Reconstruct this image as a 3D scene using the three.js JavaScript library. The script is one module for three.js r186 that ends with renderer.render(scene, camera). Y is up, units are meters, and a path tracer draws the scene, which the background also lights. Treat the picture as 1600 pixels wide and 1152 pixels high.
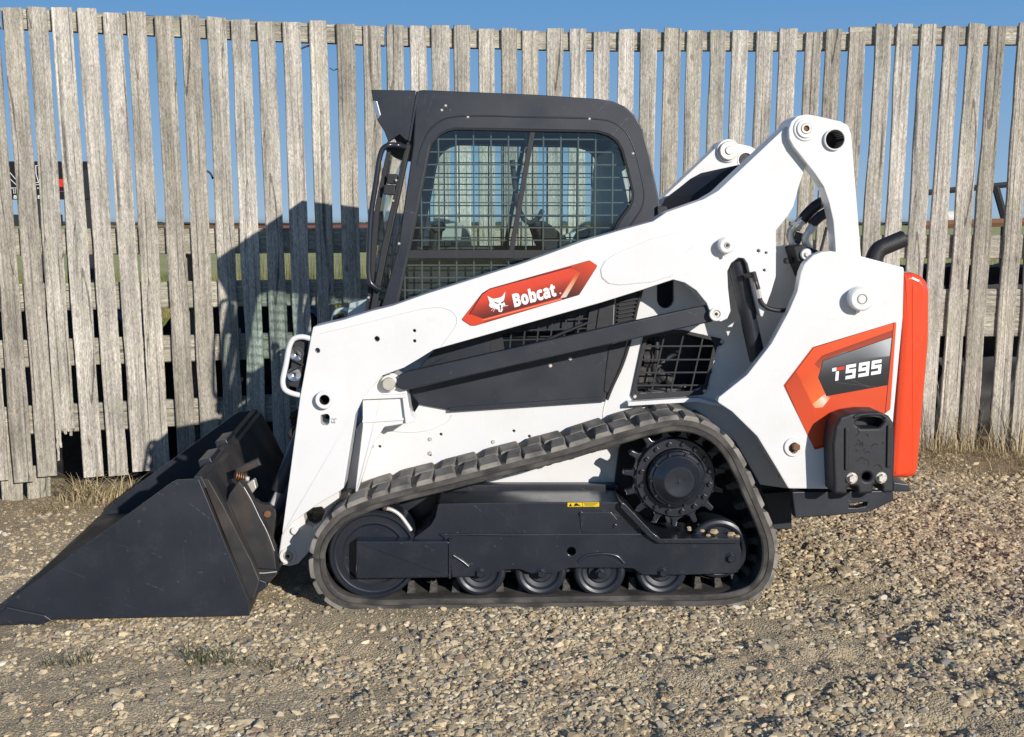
import * as THREE from 'three';
import { mergeGeometries } from 'three/addons/utils/BufferGeometryUtils.js';

// ---------------------------------------------------------------- camera, sky, sun, exposure
const scene = new THREE.Scene();
const camera = new THREE.PerspectiveCamera(34.59, 1024 / 737, 0.05, 6000);
camera.position.set(0, 1.46, 4.336);
camera.rotation.set(THREE.MathUtils.degToRad(-7.026), 0, 0);
const renderer = new THREE.WebGLRenderer({ antialias: true });
renderer.toneMapping = THREE.LinearToneMapping;
renderer.toneMappingExposure = 1.0;
renderer.shadowMap.enabled = true;

const SKY = (() => {                       // clear late-day sky, paler at the horizon
  const w = 64, h = 512, d = new Float32Array(w * h * 4);
  const mix = (a, b, t) => a.map((v, i) => v + (b[i] - v) * t);
  const HOR = [0.36, 0.51, 0.67], LOW = [0.135, 0.325, 0.615], MID = [0.042, 0.125, 0.32], ZEN = [0.022, 0.065, 0.19], GND = [0.2, 0.17, 0.12];
  for (let j = 0; j < h; j++) {
    const el = (j + 0.5) / h * 180 - 90;
    let c;
    if (el < 0) c = mix(HOR, GND, Math.min(1, -el / 2));
    else if (el < 10) c = mix(HOR, LOW, Math.pow(el / 10, 0.72));
    else if (el < 35) c = mix(LOW, MID, Math.pow((el - 10) / 25, 0.8));
    else c = mix(MID, ZEN, (el - 35) / 55);
    for (let i = 0; i < w; i++) d.set([c[0], c[1], c[2], 1], (j * w + i) * 4);
  }
  const t = new THREE.DataTexture(d, w, h, THREE.RGBAFormat, THREE.FloatType);
  t.mapping = THREE.EquirectangularReflectionMapping; t.magFilter = t.minFilter = THREE.LinearFilter; t.wrapS = THREE.RepeatWrapping; t.needsUpdate = true;
  return t;
})();
scene.background = SKY; scene.environment = SKY;

const sun = new THREE.DirectionalLight(0xfff8f1, 4.4);
sun.position.set(0.60 * 12, 0.395 * 12, 12); sun.target.position.set(0, 0, 0);
sun.castShadow = true; sun.shadow.mapSize.set(4096, 4096); sun.shadow.radius = 1;
Object.assign(sun.shadow.camera, { left: -6, right: 6, top: 5, bottom: -5, near: 1, far: 40 });
scene.add(sun, sun.target);

// ---------------------------------------------------------------- helpers
function rng(seed) { let s = seed >>> 0; return () => { s = (s + 0x6D2B79F5) >>> 0; let t = s; t = Math.imul(t ^ (t >>> 15), t | 1); t ^= t + Math.imul(t ^ (t >>> 7), t | 61); return ((t ^ (t >>> 14)) >>> 0) / 4294967296; }; }
const R = rng(595);
const rnd = (a, b) => a + (b - a) * R();
function hash2(x, y, s) { let h = Math.imul(x, 374761393) + Math.imul(y, 668265263) + Math.imul(s, 1442695041); h = Math.imul(h ^ (h >>> 13), 1274126177); return ((h ^ (h >>> 16)) >>> 0) / 4294967296; }
function vnoise(x, y, s, px = 0, py = 0) {  // value noise, px/py: period for tiling
  let xi = Math.floor(x), yi = Math.floor(y); const fx = x - xi, fy = y - yi;
  const ux = fx * fx * (3 - 2 * fx), uy = fy * fy * (3 - 2 * fy);
  const wx = v => px ? ((v % px) + px) % px : v, wy = v => py ? ((v % py) + py) % py : v;
  const a = hash2(wx(xi), wy(yi), s), b = hash2(wx(xi + 1), wy(yi), s), c = hash2(wx(xi), wy(yi + 1), s), e = hash2(wx(xi + 1), wy(yi + 1), s);
  return a + (b - a) * ux + (c - a) * uy + (a - b - c + e) * ux * uy;
}
function fbm(x, y, s, oct = 4, px = 0, py = 0) { let v = 0, a = 0.5, f = 1; for (let i = 0; i < oct; i++) { v += a * vnoise(x * f, y * f, s + i * 17, px * f, py * f); a *= 0.5; f *= 2; } return v / (1 - Math.pow(0.5, oct)); }
const toS = v => { v = Math.min(1, Math.max(0, v)); return Math.round(255 * (v <= 0.0031308 ? v * 12.92 : 1.055 * Math.pow(v, 1 / 2.4) - 0.055)); };
function tex(w, h, fn, color = true, repeat = true) {     // fn(u, v) -> linear [r,g,b] or a number
  const d = new Uint8Array(w * h * 4);
  for (let j = 0; j < h; j++) for (let i = 0; i < w; i++) {
    const c = fn((i + 0.5) / w, (j + 0.5) / h), k = (j * w + i) * 4;
    if (color) { d[k] = toS(c[0]); d[k + 1] = toS(c[1]); d[k + 2] = toS(c[2]); } else d[k] = d[k + 1] = d[k + 2] = Math.round(255 * Math.min(1, Math.max(0, c)));
    d[k + 3] = 255;
  }
  const t = new THREE.DataTexture(d, w, h); t.magFilter = THREE.LinearFilter; t.minFilter = THREE.LinearMipmapLinearFilter; t.generateMipmaps = true;
  if (color) t.colorSpace = THREE.SRGBColorSpace;
  if (repeat) t.wrapS = t.wrapT = THREE.RepeatWrapping;
  t.needsUpdate = true; return t;
}
const lerp3 = (a, b, t) => [a[0] + (b[0] - a[0]) * t, a[1] + (b[1] - a[1]) * t, a[2] + (b[2] - a[2]) * t];
const C = (r, g, b) => new THREE.Color().setRGB(r, g, b);
const used = {};
function numbered(n) { if (!(n in used)) { used[n] = 0; return n; } used[n]++; return n + '_' + String(used[n]).padStart(3, '0'); }
function prep(g) { let q = g.index ? g.toNonIndexed() : g; for (const k of Object.keys(q.attributes)) if (!['position', 'normal', 'uv'].includes(k)) q.deleteAttribute(k); if (!q.attributes.uv) q.setAttribute('uv', new THREE.BufferAttribute(new Float32Array(q.attributes.position.count * 2), 2)); return q; }
function merge(gs) { gs = [].concat(gs); return gs.length === 1 ? gs[0] : mergeGeometries(gs.map(prep)); }
function part(parent, name, gs, mat) {
  const m = new THREE.Mesh(merge(gs), mat); m.name = name; m.castShadow = m.receiveShadow = true; parent.add(m); return m;
}
function thing(name, label, category, group) {
  const o = new THREE.Group(); o.name = numbered(name); o.userData = { label, category }; if (group) o.userData.group = group; scene.add(o); return o;
}
function struct(name, g, mat) { const m = part(scene, name, g, mat); m.userData.kind = 'structure'; return m; }
// normals smoothed across edges flatter than `angle`, each face weighing in by its area (broad faces stay flat)
function toCreasedNormals(geo, angle) {
  const g = geo.index ? geo.toNonIndexed() : geo, p = g.attributes.position.array, n = p.length / 3, T = n / 3, fx = new Float64Array(T * 3), fa = new Float64Array(T), map = new Map(), key = new Int32Array(n), cos = Math.cos(angle);
  for (let t = 0; t < T; t++) { const o = t * 9, ax = p[o + 3] - p[o], ay = p[o + 4] - p[o + 1], az = p[o + 5] - p[o + 2], bx = p[o + 6] - p[o], by = p[o + 7] - p[o + 1], bz = p[o + 8] - p[o + 2]; const x = ay * bz - az * by, y = az * bx - ax * bz, z = ax * by - ay * bx, l = Math.hypot(x, y, z) || 1e-20; fx[t * 3] = x / l; fx[t * 3 + 1] = y / l; fx[t * 3 + 2] = z / l; fa[t] = l; }
  const lists = [];
  for (let i = 0; i < n; i++) { const k = Math.round(p[i * 3] * 2e4) + ',' + Math.round(p[i * 3 + 1] * 2e4) + ',' + Math.round(p[i * 3 + 2] * 2e4); let id = map.get(k); if (id === undefined) { id = lists.length; map.set(k, id); lists.push([]); } key[i] = id; lists[id].push(Math.floor(i / 3)); }
  const out = new Float32Array(n * 3);
  for (let i = 0; i < n; i++) { const t = Math.floor(i / 3) * 3; let x = 0, y = 0, z = 0; for (const u of lists[key[i]]) { const d = fx[t] * fx[u * 3] + fx[t + 1] * fx[u * 3 + 1] + fx[t + 2] * fx[u * 3 + 2]; if (d > cos) { x += fx[u * 3] * fa[u]; y += fx[u * 3 + 1] * fa[u]; z += fx[u * 3 + 2] * fa[u]; } } const l = Math.hypot(x, y, z) || 1; out[i * 3] = x / l; out[i * 3 + 1] = y / l; out[i * 3 + 2] = z / l; }
  g.setAttribute('normal', new THREE.BufferAttribute(out, 3)); return g;
}
// polygon with rounded corners: pts [x,y,(radius)]
function roundPoly(pts, r = 0.01) {
  const n = pts.length, out = [];
  for (let i = 0; i < n; i++) {
    const p = pts[i], a = pts[(i + n - 1) % n], b = pts[(i + 1) % n], rr = p[2] ?? r;
    const la = Math.hypot(a[0] - p[0], a[1] - p[1]), lb = Math.hypot(b[0] - p[0], b[1] - p[1]);
    const ua = [(a[0] - p[0]) / la, (a[1] - p[1]) / la], ub = [(b[0] - p[0]) / lb, (b[1] - p[1]) / lb];
    const cos = ua[0] * ub[0] + ua[1] * ub[1], ang = Math.acos(Math.max(-1, Math.min(1, cos)));
    let d = rr / Math.tan(ang / 2); d = Math.min(d, la * 0.45, lb * 0.45);
    if (d < 0.0008 || ang > 3.05) { out.push([p[0], p[1]]); continue; }
    const P0 = [p[0] + ua[0] * d, p[1] + ua[1] * d], P1 = [p[0] + ub[0] * d, p[1] + ub[1] * d];
    const steps = Math.max(2, Math.ceil((Math.PI - ang) / 0.3));
    for (let k = 0; k <= steps; k++) { const t = k / steps; out.push([(1 - t) * (1 - t) * P0[0] + 2 * t * (1 - t) * p[0] + t * t * P1[0], (1 - t) * (1 - t) * P0[1] + 2 * t * (1 - t) * p[1] + t * t * P1[1]]); }
  }
  return out;
}
const shape = (pts, holes = []) => { const s = new THREE.Shape(pts.map(p => new THREE.Vector2(p[0], p[1]))); for (const h of holes) s.holes.push(new THREE.Path(h.map(p => new THREE.Vector2(p[0], p[1])))); return s; };
const circ = (x, y, r, n = 24) => Array.from({ length: n }, (_, i) => [x + r * Math.cos(i / n * 6.28319), y + r * Math.sin(i / n * 6.28319)]);
// plate: outline in the machine's side plane, from z = za (outer) to zb, edges bevelled
function plate(pts, za, zb, { r = 0.01, bev = 0.004, holes = [], seg = 2 } = {}) {
  const hi = Math.max(za, zb), lo = Math.min(za, zb), dep = hi - lo - 2 * bev;
  const area = q => q.reduce((s, a, i) => { const b = q[(i + 1) % q.length]; return s + a[0] * b[1] - b[0] * a[1]; }, 0), turn = (q, up) => (area(q) > 0) === up ? q : q.slice().reverse();   // outline one way round, holes the other
  holes = holes.map(h => turn(h, true));
  let g = new THREE.ExtrudeGeometry(shape(turn(r ? roundPoly(pts, r) : pts, false), holes), { depth: dep, bevelEnabled: bev > 0, bevelThickness: bev, bevelSize: bev, bevelOffset: -bev, bevelSegments: seg, curveSegments: 8 });
  g.translate(0, 0, lo + bev);
  g = toCreasedNormals(g, 0.5);
  { const p = g.attributes.position, n = g.attributes.normal; for (let t = 0; t < p.count; t += 3) { const z = p.getZ(t); if (Math.abs(z - p.getZ(t + 1)) < 1e-6 && Math.abs(z - p.getZ(t + 2)) < 1e-6) for (let k = 0; k < 3; k++) n.setXYZ(t + k, 0, 0, z > (hi + lo) / 2 ? 1 : -1); } }   // broad faces exactly flat
  /*DBG*/
  return g;
}
function tube(pts, r, seg = 40, rs = 10, closed = false, tension = 0.5) {
  const c = new THREE.CatmullRomCurve3(pts.map(p => new THREE.Vector3(...p)), closed, 'centripetal', tension);
  const g = new THREE.TubeGeometry(c, seg, r, rs, closed);
  if (closed) return g;
  const caps = [0, 1].map(u => { const p = c.getPointAt(u), t = c.getTangentAt(u).multiplyScalar(u ? 1 : -1), k = new THREE.CircleGeometry(r, rs); k.applyQuaternion(new THREE.Quaternion().setFromUnitVectors(new THREE.Vector3(0, 0, 1), t)); k.translate(p.x, p.y, p.z); return k; });
  return merge([g, ...caps]);
}
function rod(a, b, r, rs = 14, r2 = r) {
  const A = new THREE.Vector3(...a), B = new THREE.Vector3(...b), L = A.distanceTo(B);
  const g = new THREE.CylinderGeometry(r2, r, L, rs, 1); g.applyQuaternion(new THREE.Quaternion().setFromUnitVectors(new THREE.Vector3(0, 1, 0), B.clone().sub(A).normalize()));
  g.translate((A.x + B.x) / 2, (A.y + B.y) / 2, (A.z + B.z) / 2); return toCreasedNormals(g.toNonIndexed(), 0.6);
}
// turned piece on an axis along z at (x, y): profile [[radius, z], ...]
function lathe(x, y, prof, seg = 32) {
  const g = new THREE.LatheGeometry(prof.map(p => new THREE.Vector2(Math.max(0.00001, p[0]), p[1])), seg); g.rotateX(Math.PI / 2); g.translate(x, y, 0);
  return toCreasedNormals(g.toNonIndexed(), 0.5);
}
const disc = (x, y, r, za, zb, seg = 28, bev = 0.003) => lathe(x, y, [[0, zb], [r, zb], [r, za - bev], [r - bev, za], [0, za]], seg);
const ring = (x, y, ro, ri, za, zb, seg = 32) => lathe(x, y, [[ri, zb], [ro, zb], [ro, za - 0.002], [ro - 0.002, za], [ri + 0.002, za], [ri, za - 0.002], [ri, zb]], seg);
const bolt = (x, y, r, za, zb) => lathe(x, y, [[0, zb], [r, zb], [r, za - 0.003], [r * 0.85, za], [0, za]], 6);
const bx = (x0, x1, y0, y1, z0, z1) => { const g = new THREE.BoxGeometry(Math.abs(x1 - x0), Math.abs(y1 - y0), Math.abs(z1 - z0)); g.translate((x0 + x1) / 2, (y0 + y1) / 2, (z0 + z1) / 2); return g; };
const pane = (pts, z) => new THREE.ShapeGeometry(shape(pts)).translate(0, 0, z);
// thick line strip between two side-plane points
function bar(a, b, w, za, zb, bev = 0.002) {
  const L = Math.hypot(b[0] - a[0], b[1] - a[1]), n = [-(b[1] - a[1]) / L * w / 2, (b[0] - a[0]) / L * w / 2];
  return plate([[a[0] + n[0], a[1] + n[1]], [b[0] + n[0], b[1] + n[1]], [b[0] - n[0], b[1] - n[1]], [a[0] - n[0], a[1] - n[1]]], za, zb, { r: 0, bev });
}

// ---------------------------------------------------------------- materials
const std = (o) => new THREE.MeshStandardMaterial(o), phy = (o) => new THREE.MeshPhysicalMaterial(o);
const tScuff = tex(512, 512, (u, v) => { // fine wear: roughness
  let r = 0.55 + 0.35 * (fbm(u * 9, v * 9, 3, 5, 9, 9) - 0.5);
  const q = vnoise(u * 220 + 3 * v * 3, v * 14, 8, 220, 14); if (q > 0.93) r += 0.2;
  return r;
}, false);
const scratches = (() => { const q = rng(404); return [...Array(26)].map(() => { const x = q(), y = q(), a = -0.65 + 0.7 * (q() - 0.5) + (q() < 0.25 ? 1.6 : 0), l = 0.03 + 0.16 * q() * q(); return [x, y, Math.cos(a), Math.sin(a), l, 0.3 + 0.7 * q(), 0.0008 + 0.0008 * q()]; }); })();
const tSteel = tex(1024, 1024, (u, v) => {  // black painted steel with dusty rubs and scratches
  const n = fbm(u * 6, v * 6, 21, 5, 6, 6), d = Math.max(0, fbm(u * 13, v * 13, 31, 4, 13, 13) - 0.56) * 1.2;
  let c = [0.0125 + 0.010 * n, 0.0165 + 0.010 * n, 0.0245 + 0.011 * n];
  const sc = vnoise(u * 40 + v * 90, v * 9 - u * 6, 37); c = lerp3(c, [0.10, 0.095, 0.085], Math.min(0.10, d * 0.5) * vnoise(u * 120, v * 120, 39) + (sc > 0.965 ? 0.12 : 0));
  for (const [x, y, cx, cy, l, k, w] of scratches) { const dx = u - x, dy = v - y, t = dx * cx + dy * cy; if (t > 0 && t < l) { const e = Math.abs(dx * cy - dy * cx + 0.004 * Math.sin(t * 20)); if (e < w) c = lerp3(c, t * 37 % 1 < 0.75 ? [0.11, 0.108, 0.10] : [0.01, 0.01, 0.012], k * vnoise(t * 220, x * 90, 44)); } }
  { const kx = Math.floor(u * 90), ky = Math.floor(v * 90), h = hash2(kx, ky, 4); if (h > 0.975) { const e = Math.hypot(u * 90 - kx - 0.3 - 0.4 * hash2(kx, ky, 5), v * 90 - ky - 0.3 - 0.4 * hash2(kx, ky, 6)); if (e < 0.06 + 0.2 * hash2(kx, ky, 7) * (h > 0.992 ? 1 : 0.4)) c = lerp3(c, [0.13, 0.13, 0.125], 0.6); } }
  return c;
});
const tWorn = tex(512, 512, (u, v) => {   // bare and rusty rubbed steel
  const n = fbm(u * 7, v * 7, 51, 5, 7, 7), q = fbm(u * 16, v * 5, 61, 5, 16, 5);
  let c = lerp3([0.032, 0.032, 0.034], [0.125, 0.108, 0.09], Math.max(0, n * 1.5 - 0.5));
  c = lerp3(c, [0.12, 0.07, 0.035], Math.max(0, Math.min(0.45, (q - 0.6) * 2.6)) * (0.4 + 0.6 * vnoise(u * 70, v * 70, 66)));
  return c;
});
const tRubber = tex(512, 512, (u, v) => { const n = fbm(u * 8, v * 8, 71, 6, 8, 8), f = hash2(Math.floor(u * 512), Math.floor(v * 512), 9); return lerp3([0.10, 0.094, 0.083], [0.31, 0.285, 0.24], Math.max(0, Math.min(1, n * 2 - 0.5))).map(c => c * (0.85 + 0.3 * f)); });
const bRubber = tex(256, 256, (u, v) => 0.5 * fbm(u * 40, v * 40, 75, 3, 40, 40) + 0.5 * fbm(u * 6, v * 6, 79, 3, 6, 6), false);
const bPaint = tex(256, 256, (u, v) => fbm(u * 24, v * 24, 77, 3, 24, 24), false);
const tWhite = tex(512, 512, (u, v) => { const n = fbm(u * 5, v * 5, 91, 5, 5, 5), k = Math.max(0, fbm(u * 30, v * 30, 95, 3, 30, 30) - 0.72); return lerp3([0.785, 0.785, 0.765], [0.66, 0.63, 0.56], Math.max(0, n - 0.55) * 0.9 + k * 0.9); });
const M = {
  white: phy({ map: tWhite, roughness: 0.42, roughnessMap: tScuff, clearcoat: 0.35, clearcoatRoughness: 0.22 }),
  black: phy({ map: tSteel, roughness: 0.75, roughnessMap: tScuff, clearcoat: 0.15, clearcoatRoughness: 0.4 }),
  gloss: phy({ map: tSteel, roughness: 0.55, roughnessMap: tScuff, clearcoat: 0.55, clearcoatRoughness: 0.18 }),
  worn: std({ map: tWorn, roughness: 0.62, metalness: 0.35, bumpMap: bPaint, bumpScale: 0.001 }),
  rubber: std({ map: tRubber, roughness: 0.92, bumpMap: bRubber, bumpScale: 0.002 }),
  belt: std({ map: tRubber, color: C(0.34, 0.34, 0.35), roughness: 0.85, bumpMap: bRubber, bumpScale: 0.001 }),
  plastic: std({ color: C(0.018, 0.019, 0.022), roughness: 0.55, bumpMap: bRubber, bumpScale: 0.0012 }),
  matte: std({ color: C(0.026, 0.027, 0.030), roughness: 0.75 }),
  orange: phy({ color: C(0.82, 0.075, 0.022), roughness: 0.38, roughnessMap: tScuff, clearcoat: 0.5, clearcoatRoughness: 0.15 }),
  steel: std({ color: C(0.72, 0.70, 0.65), metalness: 0.4, roughness: 0.32 }),
  zinc: std({ color: C(0.62, 0.58, 0.5), metalness: 0.6, roughness: 0.5, bumpMap: bPaint, bumpScale: 0.0006 }),
  rust: std({ color: C(0.2, 0.1, 0.05), roughness: 0.85 }),
  hose: std({ color: C(0.02, 0.019, 0.024), roughness: 0.5 }),
  glass: phy({ color: C(0.80, 0.92, 0.895), transmission: 1, thickness: 0, roughness: 0.02, ior: 1.8 }),
  seat: std({ color: C(0.40, 0.43, 0.42), roughness: 0.85, bumpMap: bRubber, bumpScale: 0.002 }),
  holeShadeAndMark: std({ color: C(0.03, 0.03, 0.032), roughness: 0.6 }),  // near-black: painted shade inside holes and sockets; also the tie mark
  seam: std({ color: C(0.33, 0.34, 0.34), roughness: 0.7 }),
  guard: std({ color: C(0.085, 0.09, 0.09), roughness: 0.6 }),
  lamp: std({ color: C(0.55, 0.57, 0.6), metalness: 0.85, roughness: 0.2 }),
  copper: std({ color: C(0.26, 0.14, 0.07), metalness: 0.5, roughness: 0.5 }),
};

// ---------------------------------------------------------------- ground
const groundY = (x, z) => {
  const bump = 0.030 * (fbm(x * 0.9 + 7, z * 0.9 + 3, 5, 3) - 0.5) + 0.030 * (fbm(x * 3.1 + 2, z * 3.1 + 9, 15, 3) - 0.5) + 0.024 * (fbm(x * 11, z * 13, 25, 3) - 0.5);
  const q = 0.35 * x - z;                         // old wheel ruts that run across the foreground
  const rough = 0.042 * (fbm(x * 5 + 2, z * 9 + 4, 45, 3) - 0.5) * Math.min(1, Math.max(0, (x + 0.5) / 1.2)) * Math.min(1, Math.max(0, (z + 0.1) * 3));
  const clod = 0.032 * Math.pow(Math.max(0, fbm(x * 16, z * 18, 55, 3) - 0.45), 1) * (0.35 + 0.65 * Math.min(1, Math.max(0, (x + 0.8) / 1.2)));
  const print = -0.016 * Math.max(0, Math.sin(x * 48 + 2 * vnoise(x * 2, z * 2, 37))) * (Math.exp(-Math.pow((q + 0.05) / 0.09, 2)) + Math.exp(-Math.pow((q - 0.42) / 0.09, 2))) * Math.min(1, Math.max(0, (x + 0.6) * 2)) * (0.3 + 0.9 * vnoise(x * 3 + 5, z * 3, 39));
  const rut = print - 0.022 * Math.exp(-Math.pow((q + 0.62) / 0.10, 2)) * (0.3 + vnoise(x * 3, 0, 33)) + 0.018 * Math.exp(-Math.pow((q + 0.38) / 0.13, 2)) - 0.02 * Math.exp(-Math.pow((q + 0.05) / 0.08, 2)) * (x > 0 ? 1 : 0) * vnoise(x * 4, 1, 35);
  // level where the machine stands
  const k = Math.min(1, Math.max(0, Math.max(Math.max(-2.15 - x, x - 1.05) / 0.3, Math.max(z - 0.16, -1.75 - z) / 0.25)));
  // low bank of soil along the right half of the fence
  const fz = fenceZ(x), bank = 0.12 * Math.min(1, Math.max(0, (x - 1.2) / 0.9)) * Math.exp(-Math.pow(Math.max(0, z - (fz + 0.05)) / 0.34, 2)) * (z > fz - 0.6 ? 1 : Math.max(0, 1 - (fz - 0.6 - z)));
  return (bump + rut + rough + clod) * (0.12 + 0.88 * k) - 0.004 + 0.016 * Math.min(1, Math.max(0, Math.min(x + 0.85, 1.1 - x) / 0.15)) * Math.min(1, Math.max(0, Math.min(0.22 - z, z + 0.6) / 0.12)) + bank * (0.75 + 0.5 * fbm(x * 2.5, z * 2.5, 65, 3));
};
function fenceZ(x) {
  const K = [[-6, -0.65], [-2.6, -1.83], [-1.7, -2.14], [-0.71, -2.43], [0.36, -2.62], [3, -2.6], [7, -2.56]];
  for (let i = 1; i < K.length; i++) if (x <= K[i][0]) { const t = (x - K[i - 1][0]) / (K[i][0] - K[i - 1][0]); return K[i - 1][1] + (K[i][1] - K[i - 1][1]) * t; }
  return -2.56;
}
const tDirt = tex(1024, 1024, (u, v) => {
  const n = fbm(u * 8, v * 8, 101, 6, 8, 8), g = hash2(Math.floor(u * 1024), Math.floor(v * 1024), 103), f = fbm(u * 90, v * 90, 107, 2, 90, 90), m = vnoise(u * 230, v * 230, 109, 230, 230);
  let c = lerp3([0.43, 0.335, 0.195], [0.74, 0.605, 0.385], n * 0.7 + f * 0.5 - 0.1);
  const k = 0.7 + 0.3 * g + 0.35 * (m - 0.5);
  return c.map(a => a * k);
});
const worley = (x, y, s, per) => { const xi = Math.floor(x), yi = Math.floor(y); let m = 9; for (let a = -1; a < 2; a++) for (let b = -1; b < 2; b++) { const kx = ((xi + a) % per + per) % per, ky = ((yi + b) % per + per) % per, dx = xi + a + hash2(kx, ky, s) - x, dy = yi + b + hash2(kx, ky, s + 1) - y, d = dx * dx + dy * dy; if (d < m) m = d; } return Math.max(0, 1 - Math.sqrt(m) * 1.3); };
const bDirt = tex(1024, 1024, (u, v) => 0.5 * worley(u * 170, v * 170, 111, 170) + 0.3 * worley(u * 330, v * 330, 113, 330) + 0.3 * fbm(u * 40, v * 40, 115, 4, 40, 40), false);
const soilM = std({ vertexColors: true, map: tDirt, bumpMap: bDirt, bumpScale: 0.008, roughness: 0.97 }), dirtM = std({ map: tDirt, bumpMap: bDirt, bumpScale: 0.008, roughness: 0.97 });
function sheet(x0, x1, z0, z1, nx, nz, fy, uvs) {
  const g = new THREE.PlaneGeometry(1, 1, nx, nz), p = g.attributes.position, uv = g.attributes.uv;
  for (let i = 0; i < p.count; i++) { const x = x0 + (p.getX(i) + 0.5) * (x1 - x0), z = z1 + (p.getY(i) + 0.5) * (z0 - z1); p.setXYZ(i, x, fy(x, z), z); uv.setXY(i, x * uvs, z * uvs); }
  g.computeVertexNormals(); return g;
}
{ // the yard; dark crumbly soil along the right fence, brown trodden earth by the left fence, tan grit elsewhere
  const g = sheet(-4, 4, -4.6, 3.0, 480, 460, (x, z) => { const e = Math.min(1, Math.max(0, (z + 4.6) / 0.8)); return groundY(x, z) * e - 0.1 * (1 - e); }, 0.75), p = g.attributes.position, col = new Float32Array(p.count * 3);
  for (let i = 0; i < p.count; i++) {
    const x = p.getX(i), z = p.getZ(i), n = fbm(x * 4 + 3, z * 4 + 9, 171, 4), d = z - fenceZ(x), cl = (a, b, v) => Math.min(1, Math.max(0, (v - a) / (b - a)));
    const soil = x > 0 ? cl(0.95, 0.35, d + (n - 0.5) * 1.1) * cl(0.9, 1.6, x) : cl(1.5, 0.5, d + (n - 0.5) * 1.4) * cl(-0.6, -1.2, x) * 0.6, damp = cl(0.52, 0.72, fbm(x * 1.7 + 20, z * 2.6 + 4, 173, 4)) * 0.35;
    let c = lerp3([1, 1, 1], [0.52, 0.47, 0.43], Math.max(soil, damp)); col.set(c, i * 3);
  }
  g.setAttribute('color', new THREE.BufferAttribute(col, 3));
  const m = new THREE.Mesh(g, soilM); m.name = 'gravel_ground'; m.receiveShadow = m.castShadow = true; m.userData.kind = 'structure'; scene.add(m);
}
const tField = tex(512, 512, (u, v) => { const n = fbm(u * 10, v * 10, 121, 6, 10, 10), g = hash2(Math.floor(u * 512), Math.floor(v * 512), 123); return lerp3([0.36, 0.40, 0.10], [0.62, 0.54, 0.22], n * 1.4 - 0.2).map(a => a * (0.75 + 0.5 * g)); });
const fieldM = std({ map: tField, roughness: 1 });
struct('field', sheet(-3000, 3000, -5000, 60, 4, 4, () => -0.06, 0.25), fieldM);
{ // near apron round the gravel patch, so that the ground goes on to the sides and behind the camera
  struct('yard_ground', [sheet(-30, -4, -4.6, 30, 20, 20, () => -0.03, 0.75), sheet(4, 30, -4.6, 30, 20, 20, () => -0.03, 0.75), sheet(-4, 4, 3.0, 30, 8, 20, () => -0.02, 0.75)], dirtM);
}

// ---------------------------------------------------------------- slat fence
const tWood = tex(768, 1536, (u, v) => {   // 0.9 m across, 2.7 m along: weathered grey softwood, grain along v
  const w = 0.012 * fbm(u * 10, v * 7, 131, 3, 10, 7), uu = u + w;
  const g1 = fbm(uu * 70, v * 3, 133, 3, 70, 3), g2 = vnoise(uu * 260, v * 14, 137, 260, 14), g3 = vnoise(u * 420, v * 260, 139, 420, 260), big = fbm(u * 14, v * 9, 141, 4, 14, 9);
  let c = lerp3([0.225, 0.213, 0.19], [0.62, 0.592, 0.54], g1 * 0.7 + g2 * 0.4 - 0.1);
  const sp = vnoise(u * 330, v * 420, 156, 330, 420) * vnoise(u * 120, v * 150, 157, 120, 150);
  c = c.map(a => a * Math.max(0.5, Math.min(1.2, 0.53 + 0.92 * big)) * (0.66 + 0.62 * g3) * (1.12 - 0.55 * sp));
  const cr = vnoise(uu * 90, v * 5, 143, 90, 5); if (cr > 0.82) c = c.map(a => a * (1 - 4 * (cr - 0.82))); const ck = Math.abs(vnoise(uu * 34, v * 2.2, 159, 34, 2) - 0.5); if (ck < 0.012 && vnoise(u * 20, v * 6, 161, 20, 6) > 0.5) c = c.map(a => a * 0.42);
  const lic = fbm(u * 26, v * 60, 147, 3, 26, 60); if (lic > 0.62) c = lerp3(c, [0.36, 0.37, 0.27], (lic - 0.62) * 2.2);
  // knots
  const kx = Math.floor(u * 12), ky = Math.floor(v * 9), h = hash2(kx, ky, 151);
  if (h > 0.72) { const cx = (kx + 0.3 + 0.4 * hash2(kx, ky, 152)) / 12, cy = (ky + 0.2 + 0.6 * hash2(kx, ky, 153)) / 9, d = Math.hypot((u - cx) * 0.9, (v - cy) * 2.7 * 0.6) / (0.003 + 0.006 * hash2(kx, ky, 154) * (0.8 + 0.5 * vnoise(u * 300, v * 500, 155))); if (d < 2.6) c = lerp3(c, [0.13, 0.11, 0.085], (d < 1 ? 0.55 : 0.4 * Math.pow((2.6 - d) / 1.6, 2)) * (0.5 + 0.7 * g2)); }
  return c;
});
const bWood = tex(768, 768, (u, v) => { const w = 0.012 * fbm(u * 10, v * 4, 131, 3, 10, 4), uu = u + w; let h = 0.5 * fbm(uu * 70, v * 2, 133, 3, 70, 2) + 0.35 * vnoise(uu * 260, v * 8, 137, 260, 8) + 0.2 * vnoise(u * 400, v * 300, 138, 400, 300); const cr = vnoise(uu * 90, v * 3, 143, 90, 3); if (cr > 0.84) h -= (cr - 0.84) * 4; return h; }, false);
const woodMs = [[1, 0.97, 0.9], [0.94, 0.92, 0.86], [1.07, 1.04, 0.99], [0.88, 0.85, 0.78], [1.0, 0.98, 0.93], [0.82, 0.79, 0.72], [1.1, 1.08, 1.03]].map(c => std({ map: tWood, color: C(c[0] * 1.13, c[1] * 1.12, c[2] * 1.10), bumpMap: bWood, bumpScale: 0.005, roughness: 0.95 }));
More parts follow.
